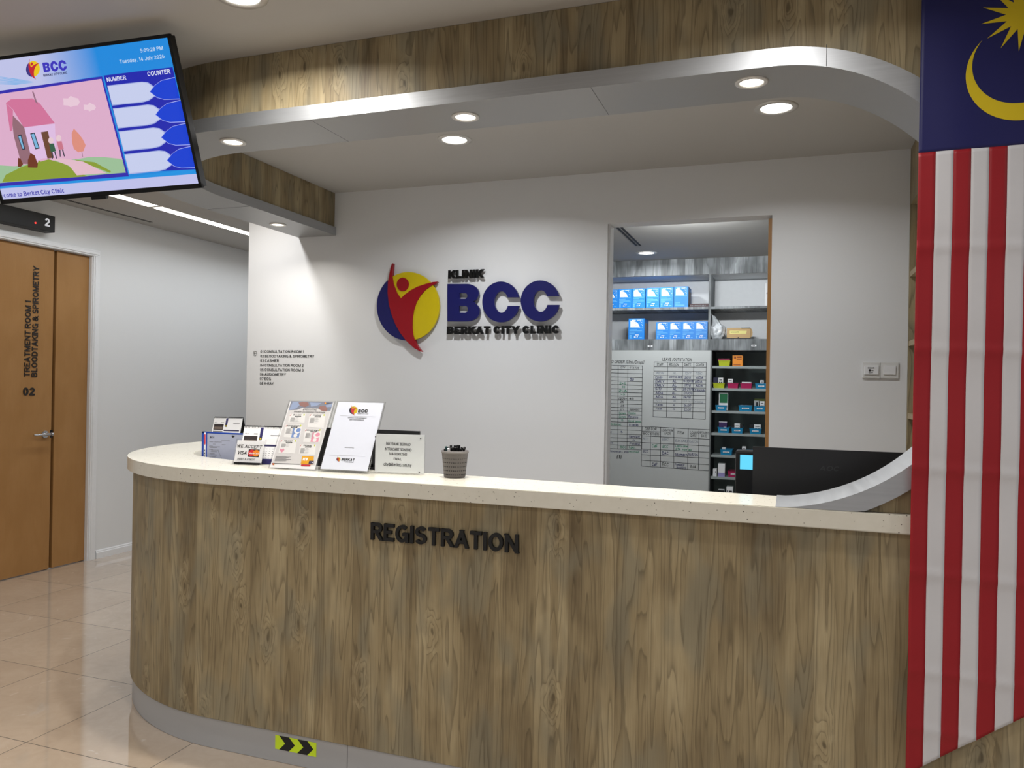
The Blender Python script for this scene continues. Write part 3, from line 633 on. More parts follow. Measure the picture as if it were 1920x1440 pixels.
av = b.build('air_slot', MATTBLK, loc=(-5.02, 4., HZ)); tag(av, 'thin double black air slot in the corridor ceiling', 'air vent')

# corridor ceiling lamp beside the soffit arm, hidden above it from here
lamp('corridor_lamp', (-3.27, 3.85, HZ - .012), 9., .11, (1, .98, .96), spread=160)
# ================================================================ SIGNS ON THE BACK WALL
EMB_FIG = [(332, 148), (340, 150), (337, 190), (333, 255), (345, 320), (372, 392), (402, 436), (430, 408), (480, 370), (540, 338), (610, 315), (665, 301), (703, 298), (690, 315), (655, 328), (610, 360), (565, 410), (530, 470), (508, 540), (498, 610), (497, 680), (505, 740), (525, 800), (550, 840), (575, 872), (560, 868), (510, 840), (450, 785), (400, 720), (360, 650), (325, 560), (305, 480), (295, 390), (298, 300), (312, 220), (325, 165)]
def emb_disc(n=56): return [(460 + 255 * math.cos(2 * PI * i / n), 498 + 280 * math.sin(2 * PI * i / n)) for i in range(n)]
def emb_blue():
    a = [(460 + 257 * math.cos(R(t)), 498 + 282 * math.sin(R(t))) for t in range(92, 232, 4)]
    return a + [(335, 300), (320, 390), (330, 480), (350, 560), (385, 650), (425, 720)]
def emb_head(n=28): return [(418 + 49 * math.cos(2 * PI * i / n), 320 + 55 * math.sin(2 * PI * i / n)) for i in range(n)]
WF = Face((0, YB - .03, 1.8), (1, 0, 0), (0, 0, 1), (4.364, 660, 460))
lg = thing('clinic_sign', 'raised wall sign with round red-figure emblem beside large navy letters BCC', 'sign', (-1.9, YB, 1.64))
def raised(name, pts, z0, z1, mat, lab=None):
    b = MB(); f = WF; d = f.n
    P = [f.P(x, y) for x, y in pts]
    P = [Vector((p.x, YB - z1, p.z)) for p in P]; b.prism(P, (0, z1 - z0, 0)); o = b.build(name, mat, lg)
    if lab: o['label'] = lab
    return o
raised('emblem_disc', emb_disc(), .014, .030, YEL, 'yellow round disc of the emblem')
raised('emblem_panel', emb_blue(), .012, .031, NAVY, 'navy left part of the emblem disc')
raised('emblem_figure', EMB_FIG, .013, .036, RED, 'red figure with raised arms')
raised('emblem_head', emb_head(), .030, .036, RED, 'red round head of the emblem figure')
SBLK = M('sign_black_acrylic', (10, 10, 11), .3)
def wtext(name, txt, x0, yb, x1, cap, bold, mat, off):
    b = MB(); f = WF; A = f.P(x0, yb); B = f.P(x1, yb); C = f.P(x0, cap)
    b.text(txt, (A.x, YB - off, A.z), (1, 0, 0), (0, 0, 1), C.z - A.z, B.x - A.x, 'L', bold, .016, lift=0); return b.build(name, mat, lg)
wtext('klinik_letters', 'KLINIK', 785, 272, 1080, 205, .27, SBLK, .014)['label'] = 'small black word KLINIK'
def cee(cx, cy, rx, ry, ix, irx, iry, yt, yb, xt, xb):
    a0 = math.degrees(math.asin((cy - yt) / ry)); a1 = 360 - math.degrees(math.asin((yb - cy) / ry)); i0 = math.degrees(math.asin((cy - yt) / iry)); i1 = 360 - math.degrees(math.asin((yb - cy) / iry))
    P = [(cx + rx * math.cos(R(a0 + (a1 - a0) * k / 48)), cy - ry * math.sin(R(a0 + (a1 - a0) * k / 48))) for k in range(49)]
    return P + [(ix + irx * math.cos(R(i1 + (i0 - i1) * k / 40)), cy - iry * math.sin(R(i1 + (i0 - i1) * k / 40))) for k in range(41)]
def lobe(x0, cx, cy, rx, ry, n=18): return [(cx + rx * math.cos(R(90 - 180 * k / n)), cy - ry * math.sin(R(90 - 180 * k / n))) for k in range(n + 1)]
bee = [[(780, 622), (780, 315)] + lobe(0, 938, 394, 100, 79)[:-3] + [(1012, 462)] + lobe(0, 938, 539, 108, 83)[4:],
       [(880, 390), (922, 390)] + lobe(0, 922, 413.5, 22, 23.5, 8)[1:] + [(880, 437)], [(877, 495), (925, 495)] + lobe(0, 925, 522.5, 24, 27.5, 8)[1:] + [(877, 550)]]
b = MB()
for loops in (bee, [cee(1218, 463, 153, 167, 1222, 56, 87, 425, 495, 0, 0)], [cee(1540, 455, 160, 168, 1544, 58, 88, 415, 487, 0, 0)]):
    b.prism_h([[(lambda p: (p.x, YB - .030, p.z))(WF.P(x, y)) for x, y in l] for l in loops], (0, .016, 0))
b.build('bcc_letters', NAVY, lg)['label'] = 'large navy letters BCC'
wtext('clinic_name_letters', 'BERKAT CITY CLINIC', 775, 727, 1690, 664, .28, SBLK, .014)['label'] = 'small black words BERKAT CITY CLINIC'

DFc = Face((0, YB - .0008, 1.5), (1, 0, 0), (0, 0, 1), (9.6, 450, 630))
dg_ = thing('directory_sign', 'small black room directory with circled arrow at the left end of the white wall', 'sign', (-3.2, YB, 1.4))
b = MB()
rows = ['01 CONSULTATION ROOM 1', '02 BLOODTAKING & SPIROMETRY', '03 CASHIER', '04 CONSULTATION ROOM 2', '05 CONSULTATION ROOM 3', '06 AUDIOMETRY', '07 ECG', '08 X-RAY']
ends = [1145, 1336, 702, 1143, 1143, 830, 558, 610]
for i, (t, e) in enumerate(zip(rows, ends)):
    y = 303 + i * 81.6; x = 368 - i * 1.6; DFc.text(b, t, x, y, e, y - 47, .155)
DV = M('vinyl_black', (28, 28, 30), .5, var=0); b.build('room_list', DV, dg_); b = MB()
c = DFc.P(270, 315); rr = 53 * DFc.px()
for i in range(40):
    a0, a1 = 2 * PI * i / 40, 2 * PI * (i + 1) / 40
    q = lambda a, k: Vector((c.x + rr * k * math.cos(a), c.y - .0004, c.z + rr * k * math.sin(a)))
    b.quad(q(a0, 1.06), q(a0, .92), q(a1, .92), q(a1, 1.06))
for A, B in (((247, 312), (298, 312)), ((247, 312), (272, 285)), ((247, 312), (272, 340))): DFc.line(b, A, B, 8)
b.build('arrow_symbol', DV, dg_)

# exit button and light switch
SWF = Face((0, YB, 1.54), (1, 0, 0), (0, 0, 1), (3.6, 1380, 620))
SWM = M('switch_plastic', (214, 214, 212), .35)
def plate(x0, x1, z0, z1, name, lb, cat):
    t = thing(name, lb, cat, ((x0 + x1) / 2, YB, z0)); b = MB(); b.bbox((x0, YB - .010, z0), (x1, YB - .0003, z1), .003); b.build('plate', SWM, t); return t
z0, z1 = 1.503, 1.586
t = plate(.356, .4395, z0, z1, 'exit_button', 'white door exit button plate with a key symbol, beside the light switch', 'switch')
b = MB(); b.bbox((.364, YB - .0165, 1.522), (.432, YB - .009, 1.567), .0015); b.build('push_button', WHITE, t)
b = MB(); F2 = Face((0, YB - .0168, 1.54), (1, 0, 0), (0, 0, 1), (3.6, 1380, 620))
F2.text(b, 'DOOR', 890, 256, 934, 247, .2); F2.text(b, 'EXIT', 896, 286, 926, 277, .2); F2.line(b, (910, 267), (928, 267), 3.); F2.line(b, (925, 267), (925, 272), 2.5)
F2.poly(b, [(903 + 8 * math.cos(R(a)), 267 + 8 * math.sin(R(a))) for a in range(0, 360, 30)]); b.build('button_lettering', INK, t)
t = plate(.4405, .526, z0, z1, 'light_switch', 'plain white rocker light switch to the right of the exit button', 'switch')
b = MB(); b.bbox((.456, YB - .0155, 1.522), (.512, YB - .009, 1.567), .002); b.build('rocker', WHITE, t)

# ================================================================ TELEVISION
tvR = Matrix(((.994, -.109, .009), (.105, .934, -.341), (.028, .340, .940)))
def rotvec(v):
    v = Vector(v); return Matrix.Rotation(v.length, 3, v.normalized())
tvR = rotvec((.348, -.010, .109)); tvC = Vector((-2.487, 2.171, 2.373))
tv = thing('television', 'large lit television hanging tilted from the ceiling at upper left, showing a queue screen', 'television', tvC); tv.rotation_euler = tvR.to_euler()
TW, TH = .902, .521
def L(x, y, z): return tvC + tvR @ Vector((x, y, z))
def tvbox(b, a, c, mat=0):
    x0, y0, z0 = a; x1, y1, z1 = c; v = [L(x, y, z) for z in (z0, z1) for y in (y0, y1) for x in (x0, x1)]
    b.add(v, [(0, 2, 3, 1), (4, 5, 7, 6), (0, 1, 5, 4), (2, 6, 7, 3), (0, 4, 6, 2), (1, 3, 7, 5)], mat)
hw, hh = TW / 2, TH / 2
b = MB(); tvbox(b, (-hw + .004, .004, -hh + .004), (hw - .004, .03, hh - .004)); tvbox(b, (-.28, .03, -.2), (.28, .055, .14)); b.build('rear_housing', BLACK, tv)
b = MB(); bz = .0115; bb = .017
for a, c in (((-hw, -.006, hh - bz), (hw, .006, hh)), ((-hw, -.006, -hh), (hw, .006, -hh + bb)), ((-hw, -.006, -hh), (-hw + bz, .006, hh)), ((hw - bz, -.006, -hh), (hw, .006, hh))): tvbox(b, a, c)
b.build('bezel', BLACK, tv)
b = MB(); tvbox(b, (-.03, -.009, -hh - .011), (.035, .004, -hh + .001)); b.build('sensor_bump', BLACK, tv)
b = MB(); p = L(0, .06, 0); b.cyl((p.x, p.y + .03, p.z - .05), .022, CZ - p.z + .048); tvbox(b, (-.12, .055, -.1), (.12, .075, .1)); b.build('ceiling_mount', BLACK, tv)
TF = Face(tvC + tvR @ Vector((0, -.001, 0)), tvR @ Vector((1, 0, 0)), tvR @ Vector((0, 0, 1)), (3.6, 0, 50))
b = MB(); b.quad(L(-hw + bz, -.001, -hh + bb), L(hw - bz, -.001, -hh + bb), L(hw - bz, -.001, hh - bz), L(-hw + bz, -.001, hh - bz))
SC = b.build('screen', ME('screen_header', (196, 200, 238), .86, (0, -.12, .14, (24, 140, 226))), tv)
def clipx(pts):   # keep inside the screen: convert to the screen frame
    out = []
    for x, y in pts:
        q = tvR.transposed() @ (TF.P(x, y) - tvC); out.append((min(max(q.x, -hw + bz), hw - bz), min(max(q.z, -hh + bb), hh - bz)))
    return out
_ly = [0.0012]
def spoly(b, pts, mat=0, lay=None):
    y = -_ly[0] if lay is None else -lay
    b.poly([L(x, y, z) for x, z in clipx(pts)], mat)
    if lay is None: _ly[0] += .00004
mats = []
def E(name, rgb, k=.86): return ME('screen_' + name, rgb, k)
# layout panels
b = MB(); _ly[0] = .0013
spoly(b, [(-330, 490), (690, 330), (880, 1015), (1330, 955), (1350, 1075), (30, 1180), (-330, 1215)], 0)      # blue ground
spoly(b, [(700, 330), (1165, 273), (1330, 962), (875, 985)], 1)                                                 # table ground
_ly[0] = .0015
spoly(b, [(-330, 1122), (880, 1028), (1332, 993), (1352, 1078), (-330, 1215)], 2)                               # ticker strip
spoly(b, [(-330, 478), (690, 335), (868, 1000), (872, 1010), (-330, 1108)], 3)                                  # picture frame
b.build('screen_layout', [E('azure', (26, 150, 232)), E('royal', (26, 34, 176)), E('lilac', (196, 198, 240)), E('violet_frame', (48, 40, 176))], SC)
# header swoosh, logo and texts
b = MB(); _ly[0] = .0014
for i in range(7): spoly(b, [(-330, 372 + i * 9), (0, 338 + i * 8), (110, 352 + i * 6), (230, 372 + i * 1), (110, 356 + i * 6), (0, 341 + i * 8), (-330, 375 + i * 9)], 0)
b.build('header_lines', E('header_line', (110, 180, 236)), SC)
def emblem(b, fmap, lifts, mi):
    for pts, l, k in ((emb_disc(40), lifts[0], mi[0]), (emb_blue(), lifts[1], mi[1]), (EMB_FIG, lifts[2], mi[2]), (emb_head(16), lifts[3], mi[2])): b.poly([fmap(x, y, l) for x, y in pts], k)
b = MB()
def tvmap(x, y, l):      # emblem box 205..715 x 148..872 -> screen crop
    u, v = (x - 205) / 510, (y - 148) / 724; return L(*(lambda q: (q[0], -l, q[1]))(clipx([(177 + 93 * u + 15 * v * 0, 222 + 138 * v - 6 * u)])[0]))
emblem(b, tvmap, (.0016, .0018, .0020, .0020), (0, 1, 2)); b.build('screen_emblem', [E('emblem_yellow', (240, 200, 20)), E('emblem_navy', (60, 50, 130)), E('emblem_red', (200, 30, 50))], SC)
b = MB(); TFo = Face(TF.O + TF.n * .0008, TF.r, TF.u, TF.c)
def ttext(txt, x0, y0, x1, cap, bold, mat): 
    A = TF.P(x0, y0); q = TF.P(x1, y0); 
    b.text(txt, L(*(lambda w: (w.x, -.0022, w.z))(tvR.transposed() @ (A - tvC))), TF.r, TF.u, (TF.P(x0, cap) - A).dot(TF.u), (q - A).dot(TF.r), 'L', bold, 0, mat, 0, 0)

def logo_letters(b, fmap, mat):
    for loops in (bee, [cee(1218, 463, 153, 167, 1222, 56, 87, 425, 495, 0, 0)], [cee(1540, 455, 160, 168, 1544, 58, 88, 415, 487, 0, 0)]):
        P = [[fmap(x, y) for x, y in l] for l in loops]; flat = [p for l in P for p in l]; b.add(flat, [tuple(q) for q in tessellate_polygon(P)], mat)
logo_letters(b, lambda x, y: L(*(lambda q: (q[0], -.0022, q[1]))(clipx([(286 + (x - 780) / 918 * 160 + (y - 300) / 322 * 12, 244 + (y - 315) / 307 * 64 - (x - 780) / 918 * 14)])[0])), 0); ttext('BERKAT CITY CLINIC', 297, 338, 462, 322, .2, 1)
ttext('5:09:28 PM', 950, 176, 1108, 150, .17, 2); ttext('Tuesday, 14 July 2026', 812, 250, 1122, 224, .16, 2)
ttext('NUMBER', 724, 373, 860, 344, .18, 3); ttext('COUNTER', 1000, 335, 1158, 304, .18, 3)
ttext('come to Berkat City Clinic', 30, 1154, 446, 1124, .17, 4)
b.build('screen_lettering', [E('t_indigo', (58, 50, 190)), E('t_dark', (40, 40, 90)), E('t_pale', (190, 216, 244)), E('t_white', (225, 228, 250)), E('t_blue', (70, 66, 176))], SC)
# queue table rows
b = MB()
for i in range(4):
    dx, dy = 38.5 * i, 154.5 * i
    _ly[0] = .0016
    A = [(724, 398), (960, 371), (1000, 376), (1035, 400), (1048, 430), (1046, 470), (1005, 500), (960, 512), (758, 533)]
    spoly(b, [(x + dx, y + dy) for x, y in A], 1)
    A2 = [(728, 403), (958, 376), (995, 381), (1028, 403), (1041, 432), (1039, 468), (1000, 495), (957, 506), (760, 526)]
    _ly[0] = .0017; spoly(b, [(x + dx, y + dy) for x, y in A2], 0)
    B = [(1010, 440), (1045, 395), (1090, 362), (1180, 340), (1180 + 35, 490), (1110, 493), (1060, 480)]
    _ly[0] = .0018; spoly(b, [(x + dx, y + dy) for x, y in B], 3)
    cx, cy = 1110, 420; B2 = [(cx + (x - cx) * .965, cy + (y - cy) * .955) for x, y in B]; B2[3] = (1182, 345); B2[4] = (1214, 485)
    _ly[0] = .0019; spoly(b, [(x + dx, y + dy) for x, y in B2], 2)
b.build('queue_rows', [E('row_pale', (204, 212, 244)), E('row_edge', (168, 180, 232)), E('row_blue', (8, 62, 214)), E('row_rim', (170, 180, 250))], SC)
# the cartoon picture: sky, hills, path, house, trees and two small figures
b = MB()
_ly[0] = .0017; spoly(b, [(-330, 500), (685, 352), (850, 985), (-330, 1085)], 0)
_ly[0] = .0018; spoly(b, [(-330, 960), (100, 942), (330, 905), (520, 895), (600, 880), (700, 880), (810, 892), (828, 900), (850, 985), (-330, 1085)], 10)
_ly[0] = .0019
def blob(cx, cy, rs, mat):
    n = len(rs); spoly(b, [(cx + r * math.cos(2 * PI * i / n), cy + r * .8 * math.sin(2 * PI * i / n)) for i, r in enumerate(rs)], mat)
blob(478, 508, [62, 58, 40, 44, 36, 56, 48, 60, 34, 52, 44, 58], 1); blob(605, 545, [44, 40, 30, 34, 24, 42, 36, 46, 24, 42, 34, 40], 1)
spoly(b, [(20, 1050), (40, 1000), (150, 945), (330, 895), (450, 930), (520, 985), (600, 1010), (15, 1050)], 3); spoly(b, [(505, 897), (640, 915), (750, 975), (745, 987), (650, 950), (520, 905)], 3)
spoly(b, [(350, 893), (420, 888), (560, 910), (720, 988), (520, 1003), (470, 940)], 4)
_ly[0] = .0020
spoly(b, [(75, 585), (165, 680), (225, 930), (145, 925), (95, 740)], 5); spoly(b, [(165, 680), (372, 655), (380, 880), (290, 890), (222, 925)], 6)
spoly(b, [(42, 515), (75, 490), (220, 484), (272, 520), (372, 652), (162, 680), (90, 560)], 7); spoly(b, [(42, 515), (90, 565), (84, 700), (70, 708)], 7)
spoly(b, [(218, 438), (228, 440), (258, 528), (240, 508)], 8); spoly(b, [(278, 712), (325, 705), (365, 885), (322, 890)], 9)
spoly(b, [(486, 720), (500, 688), (535, 725), (560, 760), (580, 800), (565, 840), (530, 848), (500, 825), (488, 780)], 11); spoly(b, [(552, 845), (556, 845), (562, 880), (558, 880)], 8)
spoly(b, [(190, 950), (190, 900), (208, 853), (235, 868), (262, 940), (250, 952)], 12); spoly(b, [(122, 945), (124, 885), (140, 890), (158, 930), (140, 948)], 12); spoly(b, [(255, 945), (262, 900), (285, 915), (286, 938)], 3)
_ly[0] = .0021
for q in ([(120, 735), (145, 727), (172, 828), (152, 832)], [(205, 720), (235, 715), (270, 822), (240, 828)]): spoly(b, q, 13)
_ly[0] = .0022
for q in ([(126, 742), (141, 737), (164, 822), (155, 825)], [(212, 727), (231, 722), (262, 815), (244, 820)]): spoly(b, q, 14)
for (x, y), cl in (((345, 760), 15), ((398, 745), 16)):
    spoly(b, [(x + 18 * math.cos(R(a)), y + 22 * math.sin(R(a)) + 8) for a in range(0, 360, 30)], 17)
    spoly(b, [(x - 12, y + 30), (x + 20, y + 28), (x + 34, y + 80), (x, y + 88)], cl)
    spoly(b, [(x + 4, y + 86), (x + 12, y + 86), (x + 14, y + 132), (x + 8, y + 132)], 13); spoly(b, [(x + 22, y + 84), (x + 30, y + 82), (x + 42, y + 130), (x + 36, y + 132)], 13)
b.build('cartoon_picture', [E('c_sky', (226, 178, 208)), E('c_cloud', (238, 206, 222)), E('c_x', (230, 200, 225)), E('c_grass', (140, 160, 50)), E('c_path', (232, 192, 206)), E('c_wall_shade', (150, 108, 120)), E('c_wall', (228, 194, 232)), E('c_roof', (214, 118, 158)), E('c_chimney', (150, 110, 130)), E('c_door', (110, 70, 50)), E('c_hill', (160, 196, 156)), E('c_tree', (226, 146, 128)), E('c_bush', (112, 52, 28)), E('c_dark', (44, 50, 66)), E('c_pane', (126, 186, 226)), E('c_green', (52, 96, 70)), E('c_stripe', (206, 120, 140)), E('c_skin', (236, 206, 214))], SC)

# ---------------------------------------------------------------- number box over the treatment-room door
nb = thing('number_sign', 'black number display box reading 2 above the brown treatment room door', 'sign', (XL, 3.9, 2.49))
b = MB(); b.bbox((XL + .0005, 3.45, 2.492), (XL + .09, 4.232, 2.612), .003); b.build('housing', BLACK, nb)
b = MB(); b.text('2', (XL + .0905, 4.148, 2.527), (0, 1, 0), (0, 0, 1), .058, .04, 'L', .2); b.build('digit', ME('digit_pale', (205, 205, 208), .8), nb)
b = MB(); b.cyl((XL + .089, 4.074, 2.533), .0065, .003, axis=(1, 0, 0), n=14); b.build('indicator_light', ME('led_red', (255, 40, 30), 2.5), nb)

# ================================================================ FLAG
FX0, FX1, FY = .3265, .921, 2.405
SW = (FX1 - FX0) / 14; FZ1 = 2.66; FZC = 2.097
def fzb(x): return .372 + (x - FX0) * .735
def fwave(x, z):
    d = .004 * math.sin(x * 9 + z * 1.3) + .003 * math.sin(z * 3.1 + x * 4)
    for k in (1.83, 1.55, 1.22, .93, .66, .50): d += .0035 * math.exp(-((z - k + .03 * (x - .5)) / .012) ** 2) + .006 * math.tanh((z - k) / .09) * math.exp(-((z - k) / .2) ** 2)
    d += .003 * math.sin((x - .33) * 40 + z * 2) * math.exp(-((z - 1.6) / .9) ** 2) * .5
    return FY - d
def lean(x, z): return x - .004 * (2.1 - z)
fl = thing('flag', 'long hanging flag with red and white stripes, blue top and yellow crescent and star', 'flag', (.62, FY, FZC))
FRED = M('flag_red', (150, 5, 22), .55, var=.05); FWHT = M('flag_white', (206, 206, 210), .6, var=.02); FBLU = M('flag_blue', (11, 13, 84), .55, var=.04); FYEL = M('flag_yellow', (216, 190, 16), .55, var=.03)
def cloth(b, x0, x1, zb, zt, mat, nx, nz, lift=0.):
    vs = [];
    for j in range(nz + 1):
        for i in range(nx + 1):
            x = x0 + (x1 - x0) * i / nx; z0 = zb(x) if callable(zb) else zb; z = z0 + (zt - z0) * j / nz
            vs.append((lean(x, z), fwave(x, z) - lift, z))
    b.add(vs, [(j * (nx + 1) + i, j * (nx + 1) + i + 1, (j + 1) * (nx + 1) + i + 1, (j + 1) * (nx + 1) + i) for j in range(nz) for i in range(nx)], mat, None, True)
b = MB()
for k in range(14): cloth(b, FX0 + k * SW, FX0 + (k + 1) * SW, fzb, FZC, k % 2, 5, 150)
o = b.build('striped_cloth', [FRED, FWHT], fl)
b = MB(); cloth(b, FX0, FX1, FZC, FZ1, 0, 60, 60); o2 = b.build('canton', FBLU, fl); o2['label'] = 'dark blue upper part of the flag'
for q in (o, o2):
    md = q.modifiers.new('thickness', 'SOLIDIFY'); md.thickness = .0012; md.offset = 1
CC = at(1918, 131, FY - .01); kx = (at(1818, 131, FY - .01) - CC).length / 100
def fp(px, py): return (CC.x + (px - 1918) * kx, CC.z - (py - 131) * kx)
def emboss(name, rows, lab):
    """grid of points in photo pixels, laid on the cloth"""
    b = MB(); m = len(rows[0]); vs = []
    for r_ in rows:
        for px, py in r_: x, z = fp(px, py); vs.append((x, fwave(x, z) - .0022, z))
    b.add(vs, [(j * m + i, j * m + i + 1, (j + 1) * m + i + 1, (j + 1) * m + i) for j in range(len(rows) - 1) for i in range(m - 1)], 0)
    o = b.build(name, FYEL, fl); o['label'] = lab
NA = 56
dxc, dyc = -5., -20.; dd = math.hypot(dxc, dyc); aa = (106 ** 2 - 89 ** 2 + dd * dd) / (2 * dd); hh_ = math.sqrt(106 ** 2 - aa * aa)
tips = [(1918 + aa * dxc / dd + sg * hh_ * dyc / dd, 131 + aa * dyc / dd - sg * hh_ * dxc / dd) for sg in (1, -1)]
tl, tr = sorted(tips)
def ang(p, cx, cy): return math.degrees(math.atan2(p[1] - cy, p[0] - cx))
oa0, oa1, ia0, ia1 = ang(tl, 1918, 131) % 360, ang(tr, 1918, 131), ang(tl, 1913, 111) % 360, ang(tr, 1913, 111)
po = [(1918 + 106 * math.cos(R(oa0 + (oa1 - oa0) * k / NA)), 131 + 106 * math.sin(R(oa0 + (oa1 - oa0) * k / NA))) for k in range(NA + 1)]
pi_ = [(1913 + 89 * math.cos(R(ia0 + (ia1 - ia0) * k / NA)), 111 + 89 * math.sin(R(ia0 + (ia1 - ia0) * k / NA))) for k in range(NA + 1)]
emboss('crescent', [[(a[0] + (c[0] - a[0]) * q / 5, a[1] + (c[1] - a[1]) * q / 5) for a, c in zip(po, pi_)] for q in range(6)], 'yellow crescent')
star = []
for k in range(28):
    a = R(172.6 - k * 360 / 28); rr = 79 if k % 2 == 0 else 32; star.append((1918 + rr * math.cos(a), 11 + rr * math.sin(a)))
star.append(star[0]); emboss('star', [[(1918 + (x - 1918) * q / 8, 11 + (y - 11) * q / 8) for x, y in star] for q in range(9)], 'yellow fourteen-pointed star')

# ================================================================ THINGS ON THE COUNTERTOP
def stand(name, lb, cat, X, Y, rz, lean, w, h, crop, back=True, trimr=.01):
    """clear holder leaning back on the counter; returns the thing, its sheet face and builders in world space"""
    t = thing(name, lb, cat, (X, Y, ST), rz)
    r = Vector((math.cos(rz), math.sin(rz), 0)); bk = Vector((-math.sin(rz), math.cos(rz), 0)); u = Vector((0, 0, 1)) * math.cos(lean) + bk * math.sin(lean); n = r.cross(u)
    O = Vector((X, Y, ST + .0015)); F = Face(O, r, u, crop)
    def bx(b, x0, x1, v0, v1, d0, d1, mat=0):
        vs = [O + r * x + u * v + n * d for v in (v0, v1) for d in (d0, d1) for x in (x0, x1)]
        b.add(vs, [(0, 2, 3, 1), (4, 5, 7, 6), (0, 1, 5, 4), (2, 6, 7, 3), (0, 4, 6, 2), (1, 3, 7, 5)], mat)
    b = MB(); bx(b, -w / 2, w / 2, 0, h, 0, .0018); bx(b, -w / 2, w / 2, 0, h, -.0055, -.0037)
    bx(b, -w / 2, -w / 2 + .0015, 0, h, -.0037, 0); bx(b, w / 2 - .0015, w / 2, 0, h, -.0037, 0)
    if back:                                    # L-shaped foot behind
        L = .075 + .1 * math.sin(lean) if back > 0 else .03; f0 = O + bk * (.004 if back > 0 else -.032)
        vs = [f0 + r * x + bk * y + Vector((0, 0, z)) for z in (0, .0025) for y in (0, L) for x in (-w / 2 + .01, w / 2 - trimr)]
        b.add(vs, [(0, 2, 3, 1), (4, 5, 7, 6), (0, 1, 5, 4), (2, 6, 7, 3), (0, 4, 6, 2), (1, 3, 7, 5)])
    b.build('clear_holder', CLEAR, t)
    return t, F, bx, O, r, u, n
C_ = lambda nm, rgb: M('print_' + nm, rgb, .6, var=0)
# --- health package poster
t, F, bx, O, r, u, n = stand('poster_stand', 'clear stand with the grey health screening package poster, left of the two tall stands', 'sign holder', -1.835, 2.587, .053, .486, .213, .305, (9.6, 500, 740))
b = MB(); bx(b, -.1, .1, .006, .298, -.003, -.001); o = b.build('poster', PAPER, t)
b = MB(); pm = [C_('pale_grey', (214, 212, 212)), C_('slate', (128, 134, 150)), C_('skin_brown', (150, 110, 104)), INK, C_('panel_white', (232, 231, 230)), GREYINK, C_('blue', (120, 150, 205)), C_('pink', (226, 150, 172)), C_('amber', (228, 166, 20)), C_('red', (196, 40, 52)), C_('lime', (200, 210, 60)), C_('navy', (44, 46, 84)), C_('denim', (150, 165, 196)), PAPER]
F0 = Face(F.O - F.n * .001, F.r, F.u, F.c)
def pp(pts, l, m): b.poly([F0.P(x, y, l) for x, y in pts], m)
pp([(440, 115), (1195, 128), (870, 1275), (95, 1225)], .0002, 0)
pp([(440, 115), (1195, 128), (1150, 290), (1010, 300), (640, 270), (395, 280)], .0004, 1)
pp([(470, 130), (560, 130), (600, 180), (540, 240), (470, 270), (400, 278)], .0006, 12); pp([(575, 150), (650, 125), (750, 140), (760, 190), (690, 225), (600, 200)], .0007, 2); pp([(930, 240), (960, 205), (1050, 200), (1095, 250), (1080, 300), (980, 290)], .0007, 2); pp([(1060, 190), (1175, 160), (1170, 220), (1080, 225)], .0006, 12); pp([(780, 140), (990, 150), (900, 200), (800, 215)], .0006, 12)
def ft(txt, x0, y, x1, cap, bold=.15, m=3, sl=0.): F0.text(b, txt, x0, y, x1, cap, bold, 0, m, sl, .0009)
pp([(640, 235), (910, 243), (1050, 320), (960, 330), (500, 318), (520, 285)], .0007, 0)
ft('EXECUTIVE', 652, 282, 900, 245, .17, 3, .2); ft('Health Screening Package', 492, 318, 1050, 290, .13, 3, .15)
pp([(1035, 145), (1055, 135), (1068, 155), (1050, 172)], .0009, 9); pp([(1048, 145), (1068, 140), (1070, 165), (1055, 170)], .001, 8); ft('BERKAT', 1072, 166, 1165, 150, .2, 3)
PN = [((420, 345), (700, 345), (680, 505), (388, 495), 'BASIC'), ((775, 350), (1060, 355), (1030, 598), (735, 585), 'STANDARD'), ((345, 540), (640, 540), (600, 780), (305, 765), 'ADVANCED MEN'), ((695, 620), (985, 625), (955, 862), (655, 850), 'ADVANCED WOMEN'), ((255, 815), (545, 820), (505, 1062), (210, 1050), 'HEART'), ((600, 895), (890, 895), (870, 1085), (580, 1070), 'PREMIUM')]
